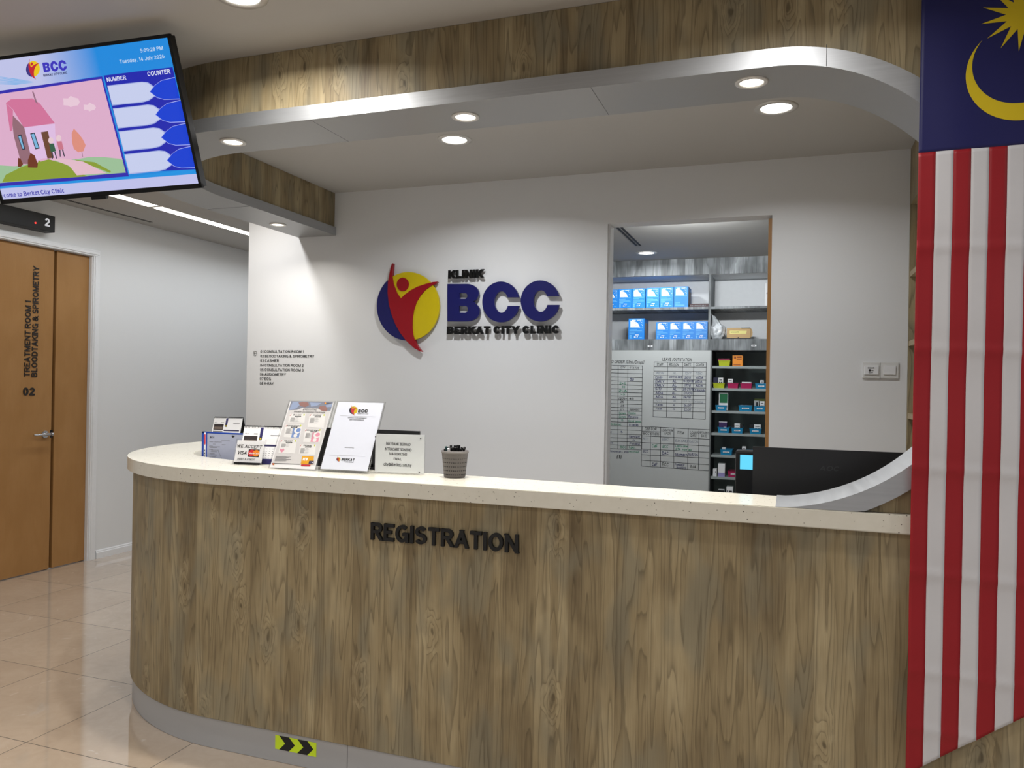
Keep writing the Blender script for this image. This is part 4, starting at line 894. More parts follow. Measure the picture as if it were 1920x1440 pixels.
for i, (a, c, d, e, nm) in enumerate(PN):
    pp([a, c, d, e], .0006, 4)
    x0, y0 = a; W = c[0] - a[0]
    tx0 = x0 + (.2 if len(nm) < 9 else .06) * W; tx1 = x0 + (.72 if len(nm) < 9 else .84) * W
    ft(nm, tx0, y0 + 32, tx1, y0 + 6, .17, 3, .2); pp([(x0 + .33 * W, y0 + 38), (x0 + .72 * W, y0 + 40), (x0 + .68 * W, y0 + 58), (x0 + .29 * W, y0 + 56)], .0008, 3); ft('PACKAGE', x0 + .37 * W, y0 + 53, x0 + .63 * W, y0 + 44, .16, 13)
    pp([(x0 - 5, y0 + 35), (x0 + 20, y0 + 4), (x0 + 28, y0 + 4), (x0 + 8, y0 + 35)], .0008, 9); pp([(x0 + W - 35, y0 + 2), (x0 + W - 12, y0 + 4), (x0 + W - 25, y0 + 38), (x0 + W - 38, y0 + 30)], .0008, 10)
    for k in range(9 if i != 4 else 6):
        y = y0 + 70 + k * 10.5; s = -k * 2.6
        if y > e[1] - 14: break
        pp([(x0 + 15 + s, y), (x0 + 85 + s + (k * 37 % 23), y), (x0 + 84 + s + (k * 37 % 23), y + 5), (x0 + 14 + s, y + 5)], .0008, 5)
        if k % 2 == 0: pp([(x0 + 105 + s, y + 2), (x0 + 150 + s + (k * 53 % 40), y + 2), (x0 + 149 + s, y + 6), (x0 + 104 + s, y + 6)], .0008, 5)
    if i in (2, 3):
        m = 6 if i == 2 else 7
        pp([(x0 + .45 * W, y0 + 62), (x0 + .92 * W, y0 + 60), (x0 + .80 * W, y0 + 232), (x0 + .32 * W, y0 + 230)], .0007, m)
        for k, (q, rr) in enumerate((((x0 + .72 * W, y0 + 100), 62), ((x0 + .58 * W, y0 + 195), 34))): pp([(q[0] + rr * math.cos(R(a2)) - rr * .25 * math.sin(R(a2)), q[1] + rr * math.sin(R(a2))) for a2 in range(0, 360, 20)], .00075, 4)
        q = (x0 + .77 * W, y0 + 100); pp([(q[0] + 40 * math.cos(R(a2)) - 10 * math.sin(R(a2)), q[1] + 36 * math.sin(R(a2))) for a2 in range(0, 360, 20)], .0008, m)
pp([(232, 985), (255, 968), (278, 985), (300, 968), (322, 985), (300, 1020), (262, 1045)], .0009, 7)
for k in range(7): pp([(165 - k * 4, 1105 + k * 14), (350 - k * 4 + (k * 91 % 130), 1105 + k * 14), (349 - k * 4 + (k * 91 % 130), 1111 + k * 14), (164 - k * 4, 1111 + k * 14)], .0008, 5)
pp([(640, 1105), (850, 1110), (838, 1255), (612, 1248)], .0008, 8); ft('NEW', 642, 1185, 735, 1135, .24, 13, .1); pp([(765, 1190), (850, 1192), (842, 1248), (752, 1244)], .0009, 11); ft('10%', 780, 1232, 836, 1205, .2, 13); pp([(622, 1252), (790, 1260), (780, 1292), (615, 1285)], .0009, 9); pp([(95, 1230), (600, 1250), (600, 1258), (95, 1240)], .0009, 3)
pp([(92, 1245), (120, 1228), (135, 1250), (115, 1268)], .0009, 9); pp([(115, 1240), (142, 1238), (138, 1262), (120, 1268)], .001, 8)
b.build('poster_print', pm, o)
# --- feedback sheet
t, F, bx, O, r, u, n = stand('poster_stand', 'clear stand with white feedback sheet, right of the two tall stands', 'sign holder', -1.604, 2.588, .054, .473, .213, .305, (9., 590, 740), True, .035)
b = MB(); bx(b, -.1, .1, .012, .3, -.003, -.001); o = b.build('sheet', M('cool_paper', (226, 230, 242), .65, var=.01), t)
b = MB(); F0 = Face(F.O - F.n * .001, F.r, F.u, F.c); pm = [YEL, C_('emblem_black', (24, 24, 40)), C_('emblem_red', (190, 20, 44)), INK, GREYINK]
emblem(b, lambda x, y, l: F0.P(585 + (x - 205) / 510 * 140 + (436 - y) * .02, 180 + (y - 148) / 724 * 170, l), (.0003, .0005, .0007, .0007), (0, 1, 2))
emblem(b, lambda x, y, l: F0.P(368 + (x - 205) / 510 * 68, 1048 + (y - 148) / 724 * 86, l), (.0003, .0005, .0007, .0007), (0, 1, 2))
logo_letters(b, lambda x, y: F0.P(738 + (x - 780) / 918 * 165 - (y - 300) / 322 * 10, 248 + (y - 315) / 307 * 52 + (x - 780) / 918 * 4, .0009), 3); ft('BERKAT CITY CLINIC', 722, 328, 905, 313, .15, 3, .1); F0.line(b, (432, 355), (1025, 374), 3, .0006, 4)
ft('HOW WAS YOUR EXPERIENCE?', 560, 396, 880, 382, .2, 3); ft('GIVE YOUR FEEDBACK', 588, 430, 832, 414, .2, 3)
F0.line(b, (505, 892), (662, 898), 5, .0006, 4); F0.line(b, (248, 1018), (852, 1042), 3, .0006, 4); ft('BERKAT', 448, 1112, 668, 1072, .2, 3, .12); ft('CLINIC GROUP', 505, 1142, 656, 1126, .17, 3)
b.build('sheet_print', pm, o)
# --- bank details plate
t, F, bx, O, r, u, n = stand('bank_details_sign', 'white acrylic plate with bank account details standing beside the pen cup', 'sign holder', -1.396, 2.651, .152, .02, .2, .152, (9.143, 690, 790))
b = MB(); bx(b, -.098, .098, .004, .151, -.003, -.0006); o = b.build('plate', M('frosted_white', (234, 238, 240), .4, var=.01), t)
b = MB(); F0 = F
for txt, x0, x1, yb, cap in (('MAYBANK BERHAD', 312, 728, 412, 362), ('INTRACARE SDN BHD', 290, 745, 503, 455), ('564490497543', 358, 668, 585, 540), ('EMAIL', 440, 575, 672, 630), ('city@kberkat.com.my', 268, 745, 768, 712)): F.text(b, txt, x0, yb - 8, x1, cap - 8, .14, 0, 0, 0, .0003, -.012)
b.build('plate_print', INK, o)
for x, y in ((132, 264), (905, 293), (108, 832), (880, 873)):
    b = MB(); b.cyl(F.P(x, y), .0022, .003, axis=F.n, n=12); b.build('screw', BLACK, t)
# --- card payment sign
t, F, bx, O, r, u, n = stand('card_payment_sign', 'small clear stand with a WE ACCEPT card notice, leftmost of the stands', 'sign holder', -2.110, 2.668, .144, .289, .135, .107, (12., 370, 770), -1)
b = MB(); bx(b, -.062, .062, .006, .1, -.003, -.001); o = b.build('card', PAPER, t)
b = MB(); F0 = Face(F.O - F.n * .001, F.r, F.u, F.c)
pm = [INK, M('print_card_red', (214, 34, 44), .6, var=0), M('print_card_orange', (240, 140, 20), .6, var=0), PAPER, GREYINK]
F0.text(b, 'WE ACCEPT', 885, 830, 1450, 755, .15, 0, 0, .1, .0006, -.012); F0.text(b, 'VISA', 890, 985, 1105, 900, .19, 0, 0, .2, .0006); F0.text(b, 'DEBIT & CREDIT', 900, 1105, 1300, 1062, .13, 0, 0, .05, .0006, -.01)
pp([(1160, 865), (1405, 875), (1380, 1050), (1130, 1040)], .0003, 0)
pp([(1222 + 78 * math.cos(R(a)) - 10 * math.sin(R(a)), 952 + 74 * math.sin(R(a))) for a in range(0, 360, 15)], .0005, 1); pp([(1322 + 78 * math.cos(R(a)) - 10 * math.sin(R(a)), 958 + 74 * math.sin(R(a))) for a in range(0, 360, 15)], .0007, 2)
F0.text(b, 'MasterCard', 1168, 975, 1375, 938, .16, 0, 3, 0, .001)
b.build('card_print', pm, o)
b = MB(); vs = [O + r * x + Vector((0, 0, z)) + Vector((0, y, 0)) for z in (0, .008) for y in (-.012, -.004) for x in (-.052, .062)]; b.add(vs, [(0, 2, 3, 1), (4, 5, 7, 6), (0, 1, 5, 4), (2, 6, 7, 3), (0, 4, 6, 2), (1, 3, 7, 5)]); b.build('base_bar', BLACK, t)

# --- desk calendars
CB = M('calendar_navy', (30, 26, 92), .5, var=0)
def calendar(X, Y, rz, w, h, lean, lb, seen):
    t = thing('desk_calendar', lb, 'calendar', (X, Y, ST), rz, 'desk calendars on the countertop')
    r = Vector((math.cos(rz), math.sin(rz), 0)); bk = Vector((-math.sin(rz), math.cos(rz), 0)); u = Vector((0, 0, 1)) * math.cos(lean) + bk * math.sin(lean); n = r.cross(u)
    O = Vector((X, Y, ST + .001))
    def q(x, v, d=0.): return O + r * x + u * v + n * d
    def bx(b, x0, x1, v0, v1, d0, d1, mat=0):
        vs = [q(x, v, d) for v in (v0, v1) for d in (d0, d1) for x in (x0, x1)]
        b.add(vs, [(0, 2, 3, 1), (4, 5, 7, 6), (0, 1, 5, 4), (2, 6, 7, 3), (0, 4, 6, 2), (1, 3, 7, 5)], mat)
    top = q(0, h); zt = top.z - ST; D = h * math.sin(lean)
    b = MB(); P = [q(-w / 2, h, -.002), q(w / 2, h, -.002), q(w / 2, h, -.002) + bk * D * 1.05, q(-w / 2, h, -.002) + bk * D * 1.05]
    P[2].z = P[3].z = ST + .001; b.prism(P, bk * .002); bx(b, -w / 2, w / 2, 0, h, -.003, -.0012); b.build('easel_board', MATTBLK, t)
    b = MB(); bx(b, -w / 2 + .002, w / 2 - .002, .022, h - .004, -.001, .0004); pg = b.build('page', PAPER, t)
    b = MB(); bx(b, -w / 2 + .002, w / 2 - .002, 0, .022, -.001, .0006); b.build('footer_board', CB, t)
    b = MB()
    def rect(x0, x1, v0, v1, m, l=.0007): b.quad(q(x0, v0, l), q(x1, v0, l), q(x1, v1, l), q(x0, v1, l), m)
    rect(-.45 * w, -.12 * w, .50 * h, .73 * h, 0); rect(-.43 * w, -.14 * w, .53 * h, .62 * h, 1, .0009)
    rect(-.07 * w, .0 * w, .70 * h, h - .006, 2); rect(-.072 * w, -.002 * w, .62 * h, .70 * h, 0); rect(-.055 * w, -.02 * w, .645 * h, .68 * h, 3, .0009)
    rect(-.09 * w, .44 * w, .46 * h, .51 * h, 4)
    for i in range(7):
        for j in range(5): rect((-.07 + .075 * i) * w, (-.045 + .075 * i) * w, (.39 - .06 * j) * h, (.405 - .06 * j) * h, 5)
    b.text('JULY', q(-.45 * w, .77 * h, .0008), r, u, .035 * h, .1 * w, 'L', .16, 0, 5); b.text('2026', q(-.22 * w, .77 * h, .0008), r, u, .035 * h, .1 * w, 'L', .16, 0, 5)
    rect(.2 * w, .42 * w, .74 * h, .765 * h, 5); rect(-.45 * w, -.12 * w, .42 * h, .46 * h, 5)
    b.build('page_print', [C_('photo_dark', (40, 30, 32)), C_('photo_mid', (110, 96, 88)), CB, YEL, C_('navy2', (40, 36, 84)), GREYINK], pg)
    b = MB()
    for i in range(26):
        x = (-.46 + .92 * i / 25) * w
        if -.08 * w < x < .01 * w: continue
        c = q(x, h - .001, -.001); b.tube([c + u * (.0055 * math.sin(a) - .003) + n * (.0055 * math.cos(a) + .001) for a in (-1.2, -.4, .4, 1.2, 2., 2.8, 3.6)], .0009, n=5)
    b.build('spiral_binding', MATTBLK, t)
calendar(-2.925, 3.50, .20, .172, .150, .34, 'desk calendar standing behind the blue document wallet', 0)
calendar(-2.087, 2.705, .179, .182, .164, .34, 'desk calendar standing between the card notice and the tall poster stand', 0)

# --- blue document wallet standing behind the counter
DX, DY, DZ = -2.422, 2.905, .826
dw = thing('document_wallet', 'clear document wallet with blue edges standing at the counter opening', 'document wallet', (DX, DY, DZ))
BLU = M('wallet_blue', (18, 66, 170), .4); GP = M('wallet_sheet', (172, 178, 200), .35, var=.02)
x0, x1, zt = DX - .128, DX + .128, 1.1965
b = MB(); b.box((x0, DY - .002, DZ), (x0 + .012, DY + .006, zt)); b.box((x1 - .012, DY - .002, DZ), (x1, DY + .006, zt)); b.box((x0, DY - .002, zt - .006), (x1, DY + .006, zt)); b.box((x0, DY + .004, DZ), (x1, DY + .006, zt)); b.box((x0 + .024, DY - .003, DZ), (x0 + .030, DY, zt - .003)); b.build('blue_frame', BLU, dw)
b = MB(); b.box((x0 + .012, DY - .0015, DZ + .004), (x1 - .012, DY + .0035, zt - .007)); sh = b.build('sheet', GP, dw)
b = MB(); F = Face((DX, DY - .0016, 1.1), (1, 0, 0), (0, 0, 1), (12., 370, 770))
F.text(b, 'BCC', 290, 615, 385, 578, .2); F.poly(b, [(770, 580), (800, 555), (845, 580), (800, 610)])
for y, a, c in ((675, 540, 730), (700, 270, 360), (705, 380, 550), (752, 350, 420), (765, 550, 640), (790, 270, 350), (810, 265, 510), (830, 280, 440), (870, 265, 350), (885, 310, 490), (920, 300, 440), (965, 280, 390), (990, 280, 440), (1030, 275, 420), (1080, 275, 410)): F.line(b, (a, y), (c, y + 3), 7, .0005, 1)
F.line(b, (465, 900), (580, 1140), 5, .0006, 1); b.build('sheet_print', [INK, GREYINK], sh)
b = MB(); b.box((x0 + .0125, DY - .0028, DZ + .01), (x0 + .0235, DY - .0016, zt - .004)); sp = b.build('spine_label', PAPER, dw)
b = MB(); xa, xb = x0 + .0135, x0 + .0225; b.poly([(xa, DY - .0031, zt - .015), ((xa + xb) / 2, DY - .0031, zt - .008), (xb, DY - .0031, zt - .015), (xb, DY - .0031, zt - .055), ((xa + xb) / 2, DY - .0031, zt - .062), (xa, DY - .0031, zt - .055)])
[b.quad((xa + .002, DY - .0031, zt - .09 - k * .013), (xb - .002, DY - .0031, zt - .09 - k * .013), (xb - .003, DY - .0031, zt - .082 - k * .013), (xa + .002, DY - .0031, zt - .083 - k * .013), 1) for k in range(7)]; b.build('label_print', [C_('rose', (206, 60, 84)), INK], sp)

# --- pen cup and pens
cx, cy = -1.173, 2.668
pc = thing('pen_cup', 'grey tapered pen cup with rows of small holes standing on the countertop', 'pen cup', (cx, cy, ST))
CUP = M('cup_grey', (92, 87, 86), .55)
b = MB(); z = ST + .0005; r0, r1, H = .0400, .0495, .1
b.lathe((cx, cy, z), [(0, .001), (r0 - .003, 0), (r0, .004), (r1, H - .004), (r1 + .0012, H - .003), (r1 + .0012, H), (r1 - .002, H), (r0 - .003, .006), (0, .004)], n=48); b.build('cup_body', CUP, pc)
b = MB()
for k in range(6):
    zz = .011 + k * .0148; rr = r0 + (r1 - r0) * zz / H + .0003
    for i in range(34):
        a0 = 2 * PI * i / 34; a1 = a0 + 2 * PI / 34 * .52; s = .0022
        b.quad(*[(cx + (rr + (0.0002 if q else 0)) * math.cos(a), cy + rr * math.sin(a), z + zz + h) for a, h, q in ((a0, 0, 0), (a1, 0, 0), (a1, s * 1.5, 0), (a0, s * 1.5, 0))])
b.build('punched_holes', MATTBLK, pc)
b = MB(); b.lathe((cx, cy, z), [(r1 + .0005, H - .009), (r1 + .002, H - .0085), (r1 + .002, H - .0015), (r1 + .0005, H - .001)], n=48); b.build('rim_band', M('rim_grey', (122, 118, 116), .4), pc)
rnd = random.Random(4); GP2 = 'black ballpoint pens in the grey cup'
pens = [(-.036, -.012, .006, 'k'), (-.033, .012, .012, 'k'), (-.027, -.022, .016, 't'), (-.020, .006, .019, 'k'), (-.016, -.026, .010, 'w'), (-.010, .020, .018, 'k'), (-.006, -.018, .012, 'k'), (.001, .002, .012, 'k'), (.006, -.027, .015, 'k'), (.010, .016, .020, 'k'), (.014, -.012, .022, 'k'), (.020, -.024, .016, 'k'), (.024, .008, .013, 'k'), (.030, -.015, .010, 'k'), (.036, .006, .015, 'k'), (.039, -.006, .012, 'k')]
for dx, dy, hh2, c in pens:
    lb = {'k': 'black pen standing upright among the others in the grey cup', 't': 'dark teal pen at the left of the grey cup', 'w': 'white pen cap end showing among the black pens in the grey cup'}[c]
    t = thing('pen', lb, 'pen', (cx + dx * .55, cy + dy * .55, ST + .008), 0, GP2 if c == 'k' else None)
    A = Vector((cx + dx * .55, cy + dy * .55, ST + .008)); B = Vector((cx + dx, cy + dy, ST + .1 + hh2)); d = (B - A).normalized()
    m = {'k': BLACK, 't': M('pen_teal', (20, 60, 62), .4), 'w': WHITE}[c]
    b = MB(); b.cyl(A, .0036, (B - A).length - .004, axis=d, n=10); b.build('barrel', m, t)
    b = MB(); b.cyl(B - d * .010, .0046, .008, axis=d, n=10); b.cyl(B - d * .002, .0046, .002, r2=.003, axis=d, n=10); b.build('end_plug', m, t)

# --- screens behind the counter
def monitor(X, Y, rz, w, h, zt, lb, logo):
    t = thing('desktop_monitor', lb, 'monitor', (X, Y, .826), rz)
    r = Vector((math.cos(rz), math.sin(rz), 0)); bk = Vector((-math.sin(rz), math.cos(rz), 0))
    def Q(x, y, z): return Vector((X, Y, 0)) + r * x + bk * y + Vector((0, 0, z))
    def bx(b, a, c, m=0):
        v = [Q(x, y, z) for z in (a[2], c[2]) for y in (a[1], c[1]) for x in (a[0], c[0])]; b.add(v, [(0, 2, 3, 1), (4, 5, 7, 6), (0, 1, 5, 4), (2, 6, 7, 3), (0, 4, 6, 2), (1, 3, 7, 5)], m)
    b = MB(); bx(b, (-w / 2, 0, zt - h), (w / 2, .012, zt)); bx(b, (-w / 2 + .06, -.028, zt - h + .005), (w / 2 - .06, 0, zt - h * .55)); b.build('rear_shell', M('monitor_black', (20, 20, 22), .38), t)
    b = MB(); bx(b, (-w / 2 + .008, .0122, zt - h + .015), (w / 2 - .008, .013, zt - .008)); b.build('display_panel', ME('monitor_display', (120, 150, 190), .5), t)
    b = MB(); bx(b, (-.03, .0, .835), (.03, .012, zt - h * .5)); b.build('stand_neck', BLACK, t)
    b = MB(); bx(b, (-.11, -.06, .8262), (.11, .1, .836)); b.build('stand_foot', BLACK, t)
    if logo:
        b = MB(); p = Q(logo[0], -.0008, logo[1]); b.text('AOC', p, r, (0, 0, 1), .017, .062, 'L', .16, 0, 0, .25); b.build('maker_mark', M('mark_grey', (44, 44, 46), .35, var=0), t)
monitor(.152, 2.93, 0., .545, .315, 1.2285, 'wide black monitor seen from behind beside the curved metal band at right', (-.05, 1.155))
monitor(-1.738, 3.0, .0, .50, .30, 1.231, 'black monitor behind the tall stands and the bank details plate', None)
tc = thing('time_clock', 'black desktop terminal with a small bright cyan screen left of the wide monitor', 'terminal', (-.10, 3.02, .826))
Fd = Face((0, 3.0, 1.1), (1, 0, 0), (0, 0, 1), (9.6, 1325, 780))
p0 = Fd.P(520, 625); p1 = Fd.P(1000, 625); zt = Fd.P(600, 622).z
b = MB(); b.bbox((p0.x, 3.0, .83), (p0.x + .13, 3.07, zt), .008); b.build('housing', BLACK, tc)
a = Fd.P(603, 697); c = Fd.P(832, 968); b = MB(); b.bbox((a.x, 2.9985, c.z), (a.x + .085, 3.001, a.z), .0008); b.build('display', ME('cyan_display', (92, 206, 244), 1.05), tc)
# ================================================================ DISPENSARY SEEN THROUGH THE DOORWAY
YR = 6.30
BZ = 2.466
b = MB(); b.box((-2.5, YB + .1205, BZ), (.5, 6.8, BZ + .1)); struct(b.build('ceiling', CEIL))
b = MB(); b.box((-2.5, 6.66, 0), (.5, 6.76, BZ - .001)); struct(b.build('wall_rear', WALL))
b = MB(); b.box((-2.5, YB + .1205, 0), (-2.4, 6.659, BZ - .001)); struct(b.build('wall_dispensary', WALL))
b = MB(); b.box((.4, YB + .1205, 0), (.5, 6.659, BZ - .001)); struct(b.build('wall_dispensary', WALL))
b = MB(); b.box((-.121, YB + .012, .001), (-.1022, YB + .118, 2.364)); struct(b.build('trim_2', DOORW))
b = MB(); b.box((-1.0068, YB + .03, .001), (-.997, YB + .118, 2.379)); struct(b.build('trim_3', WHITE))
q = atz(1212, 474, BZ); downlight(q.x, q.y, BZ, .058, 'round ceiling light in the room seen through the doorway', 7., (.94, .98, 1), LENS, 'ceiling_light', 'ceiling light', None, 170)
b = MB()
A = [atz(*p, BZ - .0008) for p in ((1149, 422), (1193, 461), (1197, 461), (1154, 422))]; B2_ = [atz(*p, BZ - .0008) for p in ((1158, 422), (1200, 461), (1204, 461), (1163, 422))]
xa = sum(p.x for p in A[:2]) / 2; y0, y1 = A[0].y, A[1].y
for dx in (0, .026): b.box((xa + dx, y0, BZ - .002), (xa + dx + .016, y1, BZ - .0004))
o = b.build('air_slot', MATTBLK, loc=(xa, y0, BZ)); tag(o, 'double black air slot in the ceiling seen through the doorway', 'air vent')

PANEL = M('cabinet_white', (226, 228, 230), .5)
sw_ = thing('wall_shelf', 'grey wood-grain upper shelf unit holding blue cartons, seen through the doorway', 'shelf unit', (-1., YR, 1.737))
X0, X1 = -2.38, .38; DP = .34
ZV0, ZS1, ZB1, ZB0 = 2.337, 2.081, 1.825, 1.737
b = MB(); b.box((X0, YR, ZV0), (X1, YR + .018, BZ - .0005)); b.build('valence', GREYW, sw_)
b = MB(); b.box((X0, YR + DP - .012, ZB0), (X1, YR + DP, BZ - .002)); b.build('back_panel', PANEL, sw_)
dx0, dx1 = at(1328.5, 575, YR).x, at(1333.5, 575, YR).x
b = MB(); b.box((dx0, YR + .0005, ZB1), (dx0 + .018, YR + DP - .012, ZV0)); b.build('divider', GREYW, sw_)
for a, c in ((X0, dx0), (dx0 + .018, X1)):
    b = MB(); b.box((a, YR + .001, ZS1 - .018), (c, YR + DP - .012, ZS1)); b.build('shelf', [GREYW], sw_)
    b = MB(); b.box((a, YR + .018, ZV0 - .001), (c, YR + DP - .012, ZV0 + .012)); b.build('top_board', PANEL, sw_)
b = MB(); b.box((X0, YR, ZB0), (X1, YR + DP - .012, ZB1)); rl = b.build('bottom_rail', GREYW, sw_)
for px, py in ((1219, 649), (1413.5, 648)):
    p = at(px, py, YR); b = MB(); b.box((p.x - .019, YR - .0012, p.z - .006), (p.x + .019, YR - .0002, p.z + .006)); tg = b.build('tag_label', PAPER, rl)
    b = MB(); [b.quad((p.x + o - .003, YR - .0014, p.z - .0035), (p.x + o + .003, YR - .0014, p.z - .0035), (p.x + o + .003, YR - .0014, p.z + .0035), (p.x + o - .003, YR - .0014, p.z + .0035)) for o in (-.006, .005)]; b.build('tag_print', INK, tg)

# blue cartons
BC = [M('carton_blue', (22, 122, 206), .45, var=.03), PAPER, C_('pale_cyan', (130, 200, 240)), C_('carton_grey', (150, 140, 136)), INK, C_('carton_navy', (16, 74, 150))]
def carton(px0, px1, pyt, pyb, zbase, lb, big=1., plain=False, group=None, depth=.2):
    a = at(px0, pyt, YR + .012); c = at(px1, pyb, YR + .012); w = c.x - a.x; h = a.z - c.z; x0 = a.x; y = YR + .012; z0 = zbase + .0006
    b = MB(); b.box((x0, y, z0), (x0 + w, y + depth, z0 + h), 0)
    b.quad((x0 + w + .0005, y + .03, z0 + .04 * h), (x0 + w + .0005, y + depth - .03, z0 + .04 * h), (x0 + w + .0005, y + depth - .03, z0 + .8 * h), (x0 + w + .0005, y + .03, z0 + .8 * h), 3)
    def pt(u, v, l=.0006): return (x0 + w * u, y - l, z0 + h * v)
    def rc_(u0, u1, v0, v1, m, l=.0006): b.quad(pt(u0, v0, l), pt(u1, v0, l), pt(u1, v1, l), pt(u0, v1, l), m)
    e = .012
    for s in ((.1, .9, .54, .54 + e), (.1, .9, .95 - e, .95), (.1, .1 + e, .54, .95), (.9 - e, .9, .54, .95)): rc_(*s, 2)
    b.poly([pt(.13, .58)] + [pt(.74, .58)] + [pt(.13 + .55 * math.cos(R(t)), .60 + .30 * math.sin(R(t))) for t in range(8, 91, 8)] + [pt(.13, .90)], 1)
    rc_(.2, .68, .61, .625, 3, .0009); rc_(.22, .45, .90, .94, 1); rc_(.52, .80, .915, .945, 1)
    for u, v in ((.74, .86), (.8, .8), (.7, .78), (.84, .88), (.8, .7), (.86, .66)): rc_(u, u + .035, v, v + .022, 1)
    for u, v in ((.3, .82), (.42, .76), (.3, .70), (.52, .72), (.46, .66)): rc_(u, u + .05, v, v + .012, 4, .0009)
    if plain:
        for v in (.24, .20, .12, .08): rc_(.1, .45 if v > .15 else .75, v, v + .014, 2)
    else:
        for v, u1 in ((.46, .55), (.40, .85), (.345, .92), (.29, .4), (.25, .36)): rc_(.08, u1, v, v + .014, 2)
        for v in (.05, .085, .12, .155, .19): rc_(.08, .2, v, v + .016, 2)
        rc_(.42, .66, .195, .225, 1); rc_(.36, .42, .09, .14, 1); rc_(.47, .50, .09, .13, 1); rc_(.55, .60, .10, .145, 1); rc_(.7, .86, .09, .105, 2)
    o = b.build('carton', BC, loc=(x0 + w / 2, y, z0)); tag(o, lb, 'carton', group)
g1, g2 = 'blue cartons in a row on the upper shelf', 'blue cartons in a row on the lower shelf'
names = ['leftmost of six, cut by the door jamb', 'second from left of six', 'third from left of six', 'third from right of six', 'second from right of six', 'rightmost of six with the plainer front']
for i, (p0, p1) in enumerate(((1135, 1158.8), (1159.8, 1183.8), (1185.6, 1209.6), (1211.6, 1236), (1237.6, 1262.6), (1264.2, 1290))):
    carton(p0, p1, 543 - i * 1.35, 577.6 - i * .65, ZS1, 'blue carton on the upper shelf, ' + names[i], plain=i == 5, group=g1)
carton(1178.6, 1207.8, 597.3, 636, ZB1, 'blue carton standing alone at the left of the lower shelf')
for i, (p0, nm) in enumerate(zip((1230.2, 1254.4, 1278.6, 1302.8), ('leftmost of four', 'second from left of four', 'second from right of four', 'rightmost of four beside the divider'))):
    carton(p0, p0 + 23.6, 604 - i * .6, 636 - i * .3, ZB1, 'shorter blue carton on the lower shelf, ' + nm, group=g2)
# dark book lying behind the cartons, white binder, plastic bag, kraft box
p0, p1 = at(1293, 570, YR + .02), at(1328, 570, YR + .02)
bk_ = thing('book', 'dark maroon book lying flat on the upper shelf right of the blue cartons', 'book', (p0.x, YR + .1, ZS1))
b = MB(); b.bbox((p0.x, YR + .016, ZS1 + .0006), (dx0 - .001, YR + .22, ZS1 + .026), .002); b.build('cover', M('maroon_cover', (52, 14, 22), .5), bk_)
b = MB(); [b.quad((p0.x + .008 + k * .011, YR + .0157, ZS1 + .010), (p0.x + .015 + k * .011, YR + .0157, ZS1 + .010), (p0.x + .014 + k * .011, YR + .0157, ZS1 + .016), (p0.x + .008 + k * .011, YR + .0157, ZS1 + .016)) for k in range(11)]; b.build('spine_print', GREYINK, bk_)
b = MB(); p0 = at(1434.5, 531, YR + .02); b.bbox((p0.x, YR + .016, ZS1 + .0006), (p0.x + .07, YR + .28, p0.z), .002)
for v in (.52, .56): b.box((p0.x + .012, YR + .0155, ZS1 + (p0.z - ZS1) * v), (p0.x + .05, YR + .016, ZS1 + (p0.z - ZS1) * (v + .018)), 1)
o = b.build('binder', [PAPER, NAVY], loc=(p0.x, YR + .1, ZS1)); tag(o, 'white binder standing at the right end of the upper shelf', 'binder')
# plastic bag: a crumpled closed body with a twisted top
bmx = bmesh.new(); bmesh.ops.create_icosphere(bmx, subdivisions=5, radius=1)
import mathutils
pc_ = at(1345, 618, YR + .07)
for v in bmx.verts:
    n = v.co.normalized(); k = 1 + .16 * mathutils.noise.noise(n * 2.2) + .10 * abs(mathutils.noise.noise(n * 5.)) + .05 * mathutils.noise.noise(n * 11.)
    x, y, z = n.x * .062 * k, n.y * .055 * k, n.z * .075 * k
    if n.z > .35:
        t = (n.z - .35) / .65; x = x * (1 - .75 * t) - .045 * t * t; y *= (1 - .7 * t); z += .055 * t * t
    z = max(z, -.070); v.co = (x, y, z)
for f in bmx.faces: f.smooth = True
me = bpy.data.meshes.new('plastic_bag'); bmx.to_mesh(me); bmx.free()
BAG = M('bag_plastic', (206, 210, 214), .22, bump=.3, vs=25.); me.materials.append(BAG)
o = bpy.data.objects.new('plastic_bag', me); COL.objects.link(o); o.location = (pc_.x, YR + .07, ZB1 + .0712); tag(o, 'crumpled white plastic bag on the lower shelf beside the divider', 'bag')
KR = M('kraft_card', (190, 158, 112), .7, var=.05); KX = C_('kraft_dark', (38, 26, 22))
Fk = Face((0, YR + .02, 1.85), (1, 0, 0), (0, 0, 1), (24., 1355, 600))
kb = thing('cardboard_box', 'small brown cardboard box with a yellow note on the lower shelf', 'box', (Fk.P(700, 800).x, YR + .06, ZB1))
a = Fk.P(190, 330); c = Fk.P(1235, 770); y = YR + .02; zk = ZB1 + .010; hk = (a.z - c.z)
b = MB(); b.box((a.x, y, zk), (c.x, y + .12, zk + hk), 0); b.box((a.x, y + .002, ZB1 + .0006), (c.x, y + .118, zk), 1); b.box((Fk.P(840, 340).x, y - .0004, zk + hk - .006), (c.x, y + .02, zk + hk + .0008), 1)
b.cyl((Fk.P(705, 760).x, y - .0004, zk + .001), .0055, .001, axis=(0, 1, 0), mat=1, n=16); b.build('box_body', [KR, KX], kb)
b = MB(); xr = c.x; b.prism([(xr, y + .01, zk), (xr + .016, y + .01, zk + hk * .2), (xr + .018, y + .01, zk + hk * .55), (xr + .012, y + .01, zk + hk * .85), (xr, y + .01, zk + hk)], (0, .001, 0)); b.build('side_flap', KR, kb)
b = MB(); P = [Fk.P(*p) for p in ((315, 625), (1050, 622), (1085, 485), (318, 480))]; b.poly([(p.x, y - .0006, p.z) for p in P]); nt_ = b.build('yellow_note', M('note_yellow', (226, 216, 134), .6), kb)
